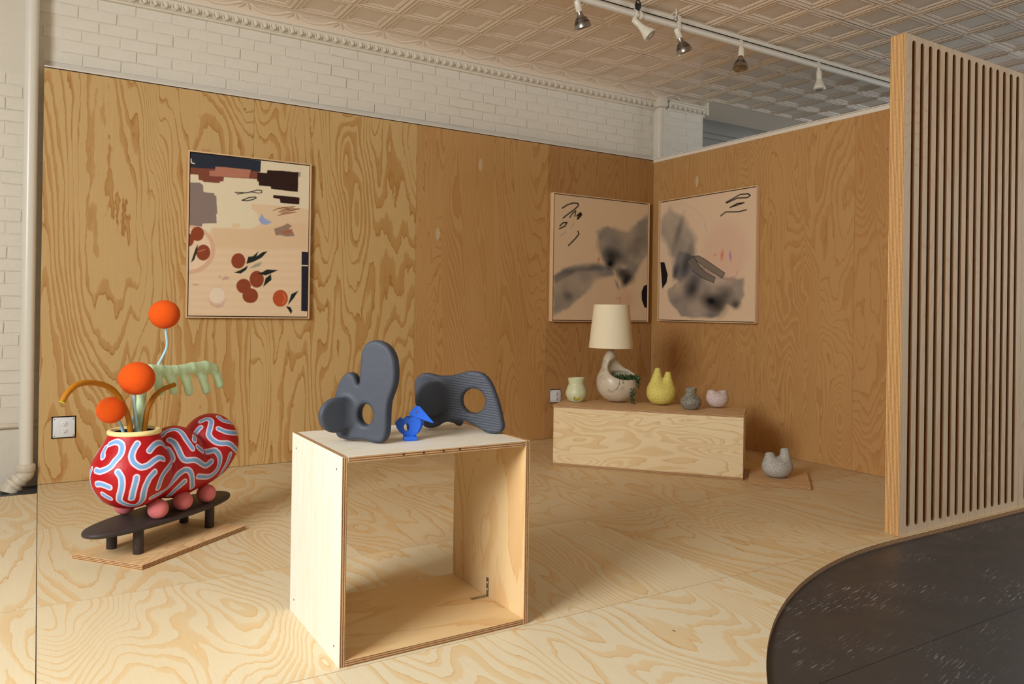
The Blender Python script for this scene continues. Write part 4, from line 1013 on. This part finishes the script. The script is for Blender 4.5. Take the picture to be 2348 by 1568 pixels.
# ---- charcoal sculptures on the pedestal
S1 = [(-.005, -.002), (.013, .001), (.025, .017), (.031, .043), (.032, .092), (.036, .136), (.05, .174), (.058, .204), (.059, .245), (.052, .285), (.031, .318), (.001, .335), (-.028, .338), (-.053, .326), (-.067, .304), (-.072, .273), (-.074, .228), (-.078, .187), (-.093, .216), (-.11, .227), (-.127, .224), (-.149, .199), (-.161, .172), (-.169, .141), (-.173, .11), (-.173, .08), (-.168, .042), (-.163, .02), (-.149, .005), (-.115, .001), (-.073, .005), (-.047, .003), (-.026, -.001)]
S2 = [(-.321, .163), (-.314, .184), (-.292, .202), (-.264, .205), (-.223, .198), (-.187, .199), (-.151, .205), (-.116, .216), (-.081, .22), (-.05, .213), (-.023, .192), (-.001, .152), (.017, .104), (.03, .057), (.036, .025), (.031, .008), (.014, -.002), (-.02, -.003), (-.042, .003), (-.069, .018), (-.104, .03), (-.135, .035), (-.175, .032), (-.207, .02), (-.225, .008), (-.247, .001), (-.275, .003), (-.293, .025), (-.308, .062), (-.318, .112)]
def plate(U, W_, V, P, T, hole, rnd=.011):
    """thick rounded plate in the (U,V) plane; W_ is the normal direction"""
    d2 = poly2(U, V, P)+rnd
    if hole is not None:
        cx, cy, rx, ry = hole; k = np.sqrt(((U-cx)/rx)**2+((V-cy)/ry)**2); d2 = np.maximum(d2, (1-k)*min(rx, ry)+rnd)
    dw = np.abs(W_)-T/2+rnd
    return np.minimum(np.maximum(d2, dw), 0)+np.hypot(np.maximum(d2, 0), np.maximum(dw, 0))-rnd
s1p = smooth_poly(S1, 3); s2p = smooth_poly(S2, 3)
def lobe(U, W_, V, c, du, dv, th, out):
    """oval disc that stands out of the plate; out = unit (u,w) direction of its plane"""
    a = (U-c[0])*out[0]+(W_-c[1])*out[1]; b = -(U-c[0])*out[1]+(W_-c[1])*out[0]
    k = np.sqrt((a/du)**2+((V-c[2])/dv)**2)
    d2 = (k-1)*min(du, dv)+.010; dw = np.abs(b)-th/2+.010
    return np.minimum(np.maximum(d2, dw), 0)+np.hypot(np.maximum(d2, 0), np.maximum(dw, 0))-.010
def s1_fn(X, Y, Z):
    d = plate(X, Y, Z, s1p, .044, (-.0505, .089, .0275, .036))
    o = (-.50, -.866); return smin(d, lobe(X, Y, Z, (-.134, -.060, .089), .064, .059, .026, o), .026)
def s2_fn(X, Y, Z):
    d = plate(X, Y, Z, s2p, .034, (-.082, .111, .046, .045), .010)
    d = d+.0011*np.sin((Z+.10*X)*2*PI/.0095)*(np.clip((X+.22)/.05, 0, 1))
    o = (-.80, -.60); d = smin(d, lobe(X, Y, Z, (-.236, -.044, .113), .060, .064, .022, o), .024)
    return smin(d, cone(X, Y, Z, (-.165, .06, .020), (-.165, .01, .045), .016, .02), .02)
e1 = empty('stone_sculpture', (-3.892, -2.999, ph+.001), rad(-50), 'tall charcoal stoneware sculpture with two upright lobes and a small hole, on the pedestal left', 'sculpture')
link('form', sdf_mesh(s1_fn, (-.22, -.14, -.02), (.08, .06, .36), .0032, [m_stone], 2), e1, (0, 0, .004))
e2 = empty('stone_sculpture', (-3.448, -2.996, ph+.001), rad(-50), 'wide ribbed charcoal stoneware sculpture with a round hole, on the pedestal right', 'sculpture')
link('form', sdf_mesh(s2_fn, (-.36, -.14, -.02), (.06, .10, .24), .0026, [m_stone], 1), e2, (0, 0, .0045))
# ---- blue bird
bi = empty('bird_figure', (-3.785, -2.985, ph), rad(-25), 'small bright blue bird figure of crossed plates between the two sculptures', 'figurine')
def prism(P, T, mat, hole=None, y0=0, bev=.0012):
    bm = bmesh.new()
    if hole is None:
        lo = [bm.verts.new((x, y0-T/2, z)) for x, z in P]; hi = [bm.verts.new((x, y0+T/2, z)) for x, z in P]
        bm.faces.new(lo); bm.faces.new(hi[::-1])
        for i in range(len(P)): j = (i+1) % len(P); bm.faces.new((lo[i], hi[i], hi[j], lo[j]))
    else:
        cx, cz, rx, rz = hole; n = 96
        def edge_pt(a):
            dx, dz = math.cos(a), math.sin(a); best = None
            for i in range(len(P)):
                x1, z1 = P[i]; x2, z2 = P[(i+1) % len(P)]; ex, ez = x2-x1, z2-z1; den = dx*ez-dz*ex
                if abs(den) < 1e-12: continue
                t_ = ((x1-cx)*ez-(z1-cz)*ex)/den; s_ = ((x1-cx)*dz-(z1-cz)*dx)/den
                if t_ > 0 and -1e-9 <= s_ <= 1+1e-9: best = t_ if best is None else max(best, t_)
            return (cx+dx*best, cz+dz*best)
        angs = sorted([2*PI*k/n for k in range(n)]+[math.atan2(z-cz, x-cx) % (2*PI) for x, z in P])
        R = []
        for a in angs:
            ox, oz = edge_pt(a); ix, iz = cx+rx*math.cos(a), cz+rz*math.sin(a)
            R.append([bm.verts.new((ox, y0-T/2, oz)), bm.verts.new((ox, y0+T/2, oz)), bm.verts.new((ix, y0+T/2, iz)), bm.verts.new((ix, y0-T/2, iz))])
        for i in range(len(R)):
            a, b = R[i], R[(i+1) % len(R)]
            for k in range(4): bm.faces.new((a[k], b[k], b[(k+1) % 4], a[(k+1) % 4]))
        bmesh.ops.remove_doubles(bm, verts=bm.verts[:], dist=1e-6)
    return bm_me(bm, mat)
jag = [(-.047, .061), (-.030, .079), (-.020, .072), (-.009, .083), (.001, .074), (.012, .083), (.022, .074), (.036, .076), (.041, .063), (.040, .050), (.034, .033), (.023, .018), (.016, .0145), (-.006, .0145), (-.016, .017), (-.030, .028), (-.041, .043)]
link('shell_plate', prism(jag, .007, m_bird, (-.0065, .045, .0098, .0135)), bi)
link('wing_plate', prism([(.000, .0155), (.012, .0155), (.030, .026), (.044, .045), (.050, .066), (.040, .078), (.030, .071), (.018, .080), (.006, .072), (.0, .078)], .007, m_bird), bi, (.012, .004, 0), (0, 0, rad(38)))
link('wing_plate', prism([(-.014, .0155), (.0, .0155), (.0, .076), (-.010, .083), (-.022, .072), (-.034, .078), (-.042, .060), (-.034, .034)], .007, m_bird), bi, (.012, .004, 0), (0, 0, rad(-62)))
link('base_block', box_me(-.0225, .0225, -.016, .016, 0, .0145, m_bird, .001), bi, (.005, 0, 0), (0, 0, rad(8)))
hd = link('head', prism([(-.001, .092), (.024, .119), (.037, .116), (.084, .062), (.080, .060), (.049, .071), (.022, .082), (.003, .086)], .011, m_bird, (.0275, .0975, .0035, .0035)), bi, (0, -.004, 0))
link('neck', prism([(.014, .066), (.018, .086), (.030, .084), (.030, .064)], .009, m_bird), bi, (0, .0, 0))
# ---- ceramics on the plinth
def pot_prof(P, n=5):
    Q = catmull([(r_, 0, z_) for r_, z_ in P], n); return [(max(0, q_.x), q_.z) for q_ in Q]
e = empty('ceramic_cup', (-1.500, -.865, H), rad(-30), 'pale celadon cup vase with a gold tick mark, leftmost on the plinth', 'vase')
cup = [(0, .001), (.040, .001), (.058, .012), (.076, .045), (.077, .075), (.066, .108), (.057, .130), (.061, .158), (.063, .170), (.058, .175), (.052, .166), (.050, .13), (.06, .09), (.055, .04), (0, .02)]
link('body', lathe_me(pot_prof(cup), m_cup, 40), e)
# gold tick mark lying on the belly
tk = [(-.026, .042), (-.030, .028), (-.022, .017), (-.008, .015), (.006, .024), (.033, .049), (.008, .038), (-.008, .032), (-.018, .031), (-.022, .036)]
def wrap(P, rad_fn, mat, lift, th0):
    P = np.array(P); d = []
    bm = bmesh.new(); n = len(P); lo = []
    for x, z in P:
        R_ = rad_fn(z)+lift; t_ = th0+x/R_; lo.append(bm.verts.new((R_*math.cos(t_), R_*math.sin(t_), z)))
    f_ = bm.faces.new(lo); bmesh.ops.triangulate(bm, faces=[f_]); bmesh.ops.solidify(bm, geom=bm.faces[:], thickness=.0006)
    return bm_me(bm, mat)
pr = pot_prof(cup); pr = [(r_, z_) for r_, z_ in pr[:40]]
zz = [z_ for r_, z_ in pr]; rads = [r_ for r_, z_ in pr]
def cup_r(z):
    b = 0
    for (r1, z1), (r2, z2) in zip(pr[:-1], pr[1:]):
        if z1 <= z <= z2 and r2 > 0: b = max(b, r1+(r2-r1)*(z-z1)/(z2-z1+1e-9))
    return b
th = math.atan2(-5.4042+.865, -4.8704+1.500)+rad(30)
tc = np.array(tk).mean(0)
link('mark_outline', wrap([(tc[0]+(x-tc[0])*1.18, tc[1]+(z-tc[1])*1.18) for x, z in tk], cup_r, m_goldline, .0007, th+.22), e)
link('gold_mark', wrap(tk, cup_r, m_gold, .0016, th+.22), e)

lp = empty('table_lamp', (-1.248, -1.03, H), math.atan2(rr.y, rr.x), 'table lamp with cream shade on a taupe teardrop planter base', 'lamp')
# local x = towards picture right, y = away
def lamp_fn(X, Y, Z):
    d = ell(X, Y, Z, (.0, 0, .125), (.152, .125, .125))
    d = smax(d, .004-Z, .012)
    nk = cone(X, Y, Z, (-.050, .005, .19), (-.060, .005, .30), .092, .046); nk2 = cone(X, Y, Z, (-.060, .005, .29), (-.052, 0, .41), .044, .020)
    d = smin(d, smin(nk, nk2, .03), .05)
    bw = smin(cone(X, Y, Z, (-.045, .035, .32), (.010, .055, .235), .026, .032), cone(X, Y, Z, (.010, .055, .235), (.100, .050, .178), .032, .034), .02)
    d = smin(d, bw, .05)
    scoop = ell(X, Y, Z, (.040, -.078, .262), (.122, .118, .086)); d = smax(d, -scoop, .020)
    return smax(d, -ell(X, Y, Z, (.035, -.02, .195), (.095, .080, .045)), .016)
link('planter_body', sdf_mesh(lamp_fn, (-.17, -.15, -.01), (.17, .15, .45), .0052, [m_lampclay], 2), lp)
link('shade_stem', tube([(-.052, 0, .40), (-.052, 0, .60)], .006, m_metal, 8), lp)
link('socket', tube([(-.052, 0, .42), (-.052, 0, .50)], .017, m_whiteplastic, 14), lp)
link('lamp_shade', lathe_me([(.160, 0), (.1625, .0), (.1625, .004), (.130, .312), (.1295, .316), (.127, .316), (.127, .310), (.159, .006), (.160, 0)], m_shade, 64, True, 40), lp, (-.052, 0, .398))
bm = bmesh.new()
for k_ in range(3):
    t_ = 2*PI*k_/3; c, s = math.cos(t_), math.sin(t_)
    me_ = tube([(0, 0, 0), (c*.127, s*.127, .0)], .0018, m_metal, 6); bm.from_mesh(me_)
link('shade_spider', bm_me(bm, m_metal, True), lp, (-.052, 0, .70))
# trailing plant in the planter
pt = empty('trailing_plant', (-1.248, -1.03, H), math.atan2(rr.y, rr.x), 'dark green trailing plant spilling from the lamp planter', 'plant')
rnd = random.Random(3)
def leaves(pts, sz, mats, n_each=1, spread=.008):
    v, f, mi = [], [], []
    for p in pts:
        for _ in range(n_each):
            c = Vector(p)+Vector([rnd.uniform(-spread, spread) for _ in range(3)])
            a = Vector([rnd.uniform(-1, 1) for _ in range(3)]).normalized(); b = a.orthogonal().normalized(); n_ = a.cross(b)
            s_ = sz*rnd.uniform(.7, 1.3); b0 = len(v)
            v += [c-a*s_, c-b*s_*.62+n_*s_*.15, c+a*s_, c+b*s_*.62+n_*s_*.15, c+n_*s_*-.12]
            f += [(b0, b0+1, b0+4), (b0+1, b0+2, b0+4), (b0+2, b0+3, b0+4), (b0+3, b0, b0+4)]; m_ = rnd.random() < .4; mi += [int(m_)]*4
    return from_py(v, f, mats, False, None, mi)
pts = []
for _ in range(620):
    t_ = rnd.random(); x_ = -.055+.19*t_; pts.append((x_, rnd.uniform(-.095, .0)*(1-.3*t_), .186-.05*max(0, x_)+rnd.uniform(-.014, .018)))
for _ in range(230): t_ = rnd.random(); pts.append((.105+rnd.uniform(-.03, .05), -.075+.03*rnd.random(), .20-.085*t_))
for _ in range(90): t_ = rnd.random(); pts.append((.095+rnd.uniform(-.018, .018)*(1-t_*.5), -.098-.012*math.sin(t_*3), .12-.11*t_))
o = link('foliage', leaves(pts, .0086, [m_leafd, m_leafl]), pt); o['kind'] = 'stuff'
for P_ in ([(.0, -.105, .19), (-.005, -.128, .15), (-.025, -.135, .115), (-.06, -.128, .092), (-.085, -.118, .098)],
           [(.02, -.105, .19), (.022, -.130, .155)], [(.10, -.08, .19), (.10, -.118, .12), (.092, -.112, .06), (.10, -.10, .015), (.105, -.12, .006)], [(.12, -.06, .19), (.15, -.03, .17), (.165, -.02, .14)]):
    C_ = catmull(P_, 4); st = link('trailing_stem', tube(C_, .0009, m_twig, 5), pt)
    link('stem_leaves', leaves([c_ for i_, c_ in enumerate(C_) if i_ % 4 == 0], .0050, [m_leafd, m_leafl], 2, .006), st)['kind'] = 'stuff'

ye = empty('gourd_vase', (-1.060, -1.290, H), math.atan2(rr.y, rr.x), 'yellow two necked gourd vase right of the lamp', 'vase')
def ye_fn(X, Y, Z):
    d = ell(X, Y, Z, (0, 0, .080), (.104, .095, .084)); d = smax(d, .003-Z, .01)
    a = cone(X, Y, Z, (-.035, 0, .13), (-.026, 0, .262), .058, .018); b = cone(X, Y, Z, (.040, -.01, .12), (.046, -.01, .226), .055, .021)
    d = smin(d, smin(a, b, .008), .035); d = smax(d, -cone(X, Y, Z, (-.026, 0, .25), (-.026, 0, .30), .010, .012), .003)
    d = smax(d, Z-.266, .003); return smax(d, -cone(X, Y, Z, (.046, -.01, .23), (.046, -.01, .28), .012, .014), .003)
link('body', sdf_mesh(ye_fn, (-.12, -.11, -.01), (.12, .11, .29), .0045, [m_yellow], 2), ye)
gy = empty('bottle_vase', (-1.040, -1.565, H), 0, 'small dark speckled grey bottle vase with a short wide neck', 'vase')
link('body', lathe_me(pot_prof([(0, .001), (.038, .001), (.056, .012), (.071, .042), (.066, .072), (.044, .096), (.036, .110), (.0385, .132), (.037, .145), (.031, .147), (.029, .138), (.029, .11), (.05, .07), (0, .03)]), m_greyspk, 40), gy)
pk = empty('twin_neck_vase', (-.810, -1.590, H), math.atan2(rr.y, rr.x), 'small pale pink speckled vase with two short necks, rightmost on the plinth', 'vase')
def pk_fn(X, Y, Z):
    d = ell(X, Y, Z, (0, 0, .058), (.077, .066, .058)); d = smax(d, .003-Z, .01)
    a = cone(X, Y, Z, (-.042, 0, .085), (-.046, 0, .128), .032, .022); b = cone(X, Y, Z, (.036, 0, .085), (.046, 0, .128), .034, .018)
    d = smin(d, smin(a, b, .01), .022); d = smax(d, Z-.124, .004); d = smax(d, -cone(X, Y, Z, (-.047, 0, .10), (-.047, 0, .15), .014, .017), .003)
    return smax(d, -cone(X, Y, Z, (.047, 0, .105), (.048, 0, .15), .009, .011), .003)
link('body', sdf_mesh(pk_fn, (-.09, -.08, -.01), (.09, .08, .15), .0038, [m_pinkspk], 2), pk)
sp = empty('twin_neck_vase', (-.735, -2.050, .021), math.atan2(rr.y, rr.x), 'light grey speckled vase with two necks, alone on the thin floor board', 'vase')
def sp_fn(X, Y, Z):
    d = ell(X, Y, Z, (0, 0, .062), (.094, .078, .070)); d = smax(d, .003-Z, .012)
    a = cone(X, Y, Z, (-.052, 0, .08), (-.050, 0, .172), .046, .024); b = cone(X, Y, Z, (.052, 0, .08), (.046, 0, .198), .044, .024)
    d = smin(d, smin(a, b, .012), .026); d = smax(d, np.where(X < 0, Z-.162, Z-.190), .003)
    d = smax(d, -cone(X, Y, Z, (-.050, 0, .14), (-.050, 0, .20), .015, .018), .003); return smax(d, -cone(X, Y, Z, (.046, 0, .17), (.046, 0, .22), .015, .018), .003)
link('body', sdf_mesh(sp_fn, (-.11, -.09, -.01), (.11, .09, .21), .0042, [m_ltspk], 2), sp)

# ---- conduit, track and spotlights
YP, ZP = -1.55, 3.038
pc = empty('lighting_pipe', (0, YP, ZP), 0, 'long white pipe hung under the tin ceiling carrying the spotlights', 'pipe')
link('pipe', tube([(-3.6, 0, 0), (3.5, 0, 0)], .021, m_pipe, 20), pc)
link('clamp_ring', tube([(-1.582, 0, 0), (-1.570, 0, 0)], .030, m_whiteplastic, 20), pc); link('clamp_ring', tube([(-1.545, 0, 0), (-1.530, 0, 0)], .030, m_whiteplastic, 20), pc)
tr = empty('track_rail', (0, YP+.07, 3.112), 0, 'white electric track rail running just behind the hanging pipe', 'track')
link('rail', box_me(-3.6, 3.5, -.014, .014, .004, .022, m_whiteplastic, .002), tr)
link('rail_slot', box_me(-3.6, 3.5, -.011, .011, -.004, .004, m_dark), tr)
link('rail_lip', box_me(-3.6, 3.5, -.014, -.0111, -.008, .004, m_whiteplastic), tr); link('rail_lip', box_me(-3.6, 3.5, .0111, .014, -.008, .004, m_whiteplastic), tr)
hr = empty('hanger_rod', (-1.212, YP, ZP), 0, 'thin white hanger rod with a metal clip holding the pipe', 'rod')
link('rod', tube([(.0, .0, .05), (.0, .0, .13)], .0042, m_whiteplastic, 10), hr)
bm = bmesh.new(); bx(bm, -.007, .020, -.028, -.022, -.03, .062, 0, .001); link('bracket', bm_me(bm, m_whiteplastic, True, 30), hr)
link('clip', tube([(-.03, -.01, .025), (-.028, -.012, .055), (-.005, -.014, .062), (-.002, -.014, .03), (-.02, -.012, .015)], .0035, m_metal, 6), hr)
hk = empty('cable_hook', (-1.558, YP, ZP), 0, 'small black cable clip hooked on top of the white pipe', 'clip')
link('hook', tube(catmull([(-.018, -.01, .028), (-.024, -.01, .06), (-.006, -.01, .092), (.012, -.01, .085), (.020, -.01, .055), (.002, -.01, .030)], 4), .005, m_black, 8), hk)
link('clip_body', box_me(-.012, .014, -.016, -.002, .034, .074, m_black, .002), hk)
def spot(x, kind, dirv, label, drop=.03, side=0):
    r = empty('spotlight', (x, YP, ZP), 0, label, 'spotlight', 'spotlights on the hanging pipe')
    # clip round the pipe
    pts = [(0, .027*math.cos(t_), .027*math.sin(t_)) for t_ in np.linspace(rad(200), rad(-30), 12)]
    link('pipe_clip', tube(pts, .0045, m_whiteplastic, 8), r)
    top = Vector((0, -.012, -.022)); d = Vector(dirv).normalized()
    kn = top+Vector((0, -.004, -drop))
    link('knuckle', tube([top, kn], .011, m_whiteplastic, 14), r)
    h = link('socket', None, r, kn, d.to_track_quat('Z', 'Y').to_euler())
    h.empty_display_size = .02
    bpy.data.objects.remove(h)
    rot = d.to_track_quat('Z', 'Y').to_euler()
    sock = link('socket', lathe_me([(0, -.018), (.017, -.018), (.0195, -.010), (.020, .045), (.016, .050)], m_whiteplastic, 20), r, kn, rot)
    if kind == 'metal':
        b = link('bulb', lathe_me([(0, .046), (.015, .046), (.017, .062), (.018, .068), (.024, .076), (.034, .092), (.044, .118), (.0475, .132), (.0475, .138), (.044, .140), (.042, .137), (.0, .125)], m_metal, 40, True, 50), r, kn, rot)
        bm = bmesh.new()
        for k_ in range(26):
            t_ = 2*PI*k_/26; c, s = math.cos(t_), math.sin(t_)
            for (r1, z1, r2, z2) in ((.0285, .083, .0335, .091), (.0365, .097, .0435, .115)):
                w_ = .0018
                P_ = [Vector((r1*c, r1*s, z1)), Vector((r2*c, r2*s, z2))]; tn = Vector((-s, c, 0))*w_; up = Vector((c, s, -.4)).normalized()*.0012
                q_ = [P_[0]-tn+up, P_[0]+tn+up, P_[1]+tn+up, P_[1]-tn+up]; bm.faces.new([bm.verts.new(p) for p in q_])
        link('vent_slots', bm_me(bm, m_fin), b); b.scale = (1.13, 1.13, 1.06)
    elif kind == 'par':
        b = link('bulb', lathe_me([(0, .046), (.021, .046), (.023, .060), (.028, .085), (.043, .122), (.046, .136), (.0455, .142), (.042, .143)], m_whiteplastic, 40, True, 50), r, kn, rot)
        link('lens', lathe_me([(0, .139), (.012, .1405), (.030, .1395), (.0425, .142)], m_glass, 32), b); link('led', lathe_me([(0, .143), (.012, .1425), (.013, .140)], m_whiteplastic, 16), b)
    else:
        b = link('bulb', lathe_me([(0, .046), (.018, .046), (.020, .056), (.030, .080), (.041, .108), (.0455, .122), (.044, .130), (.03, .136), (0, .138)], m_whiteplastic, 40, True, 60), r, kn, rot)
        link('front_glass', lathe_me([(0, .1385), (.028, .1375)], m_glass, 24), b)
    link('lead_wire', tube(catmull([kn+Vector((.012, .01, -.01)), Vector((.028, .022, -.02)), Vector((.022, .028, .012)), Vector((.012, .03, .03))], 4), .0025, m_whiteplastic, 6), r)
    return r
spot(-2.055, 'metal', (.35, .05, -.93), 'finned metal reflector spotlight nearest the top edge, leftmost on the pipe', .02)
spot(-1.585, 'par', (.45, -.52, -.72), 'white spotlight turned to show its round lens, second on the pipe', .03)
spot(-1.215, 'metal', (.38, -.1, -.90), 'finned metal reflector spotlight just under the hanger rod', .02)
spot(-.590, 'metal', (-.22, -.15, -.95), 'finned metal reflector spotlight in the middle of the pipe', .03)
spot(.285, 'flood', (-.08, -.1, -1), 'plain white flared spotlight, rightmost on the pipe', .04)
bpy.context.view_layer.update()
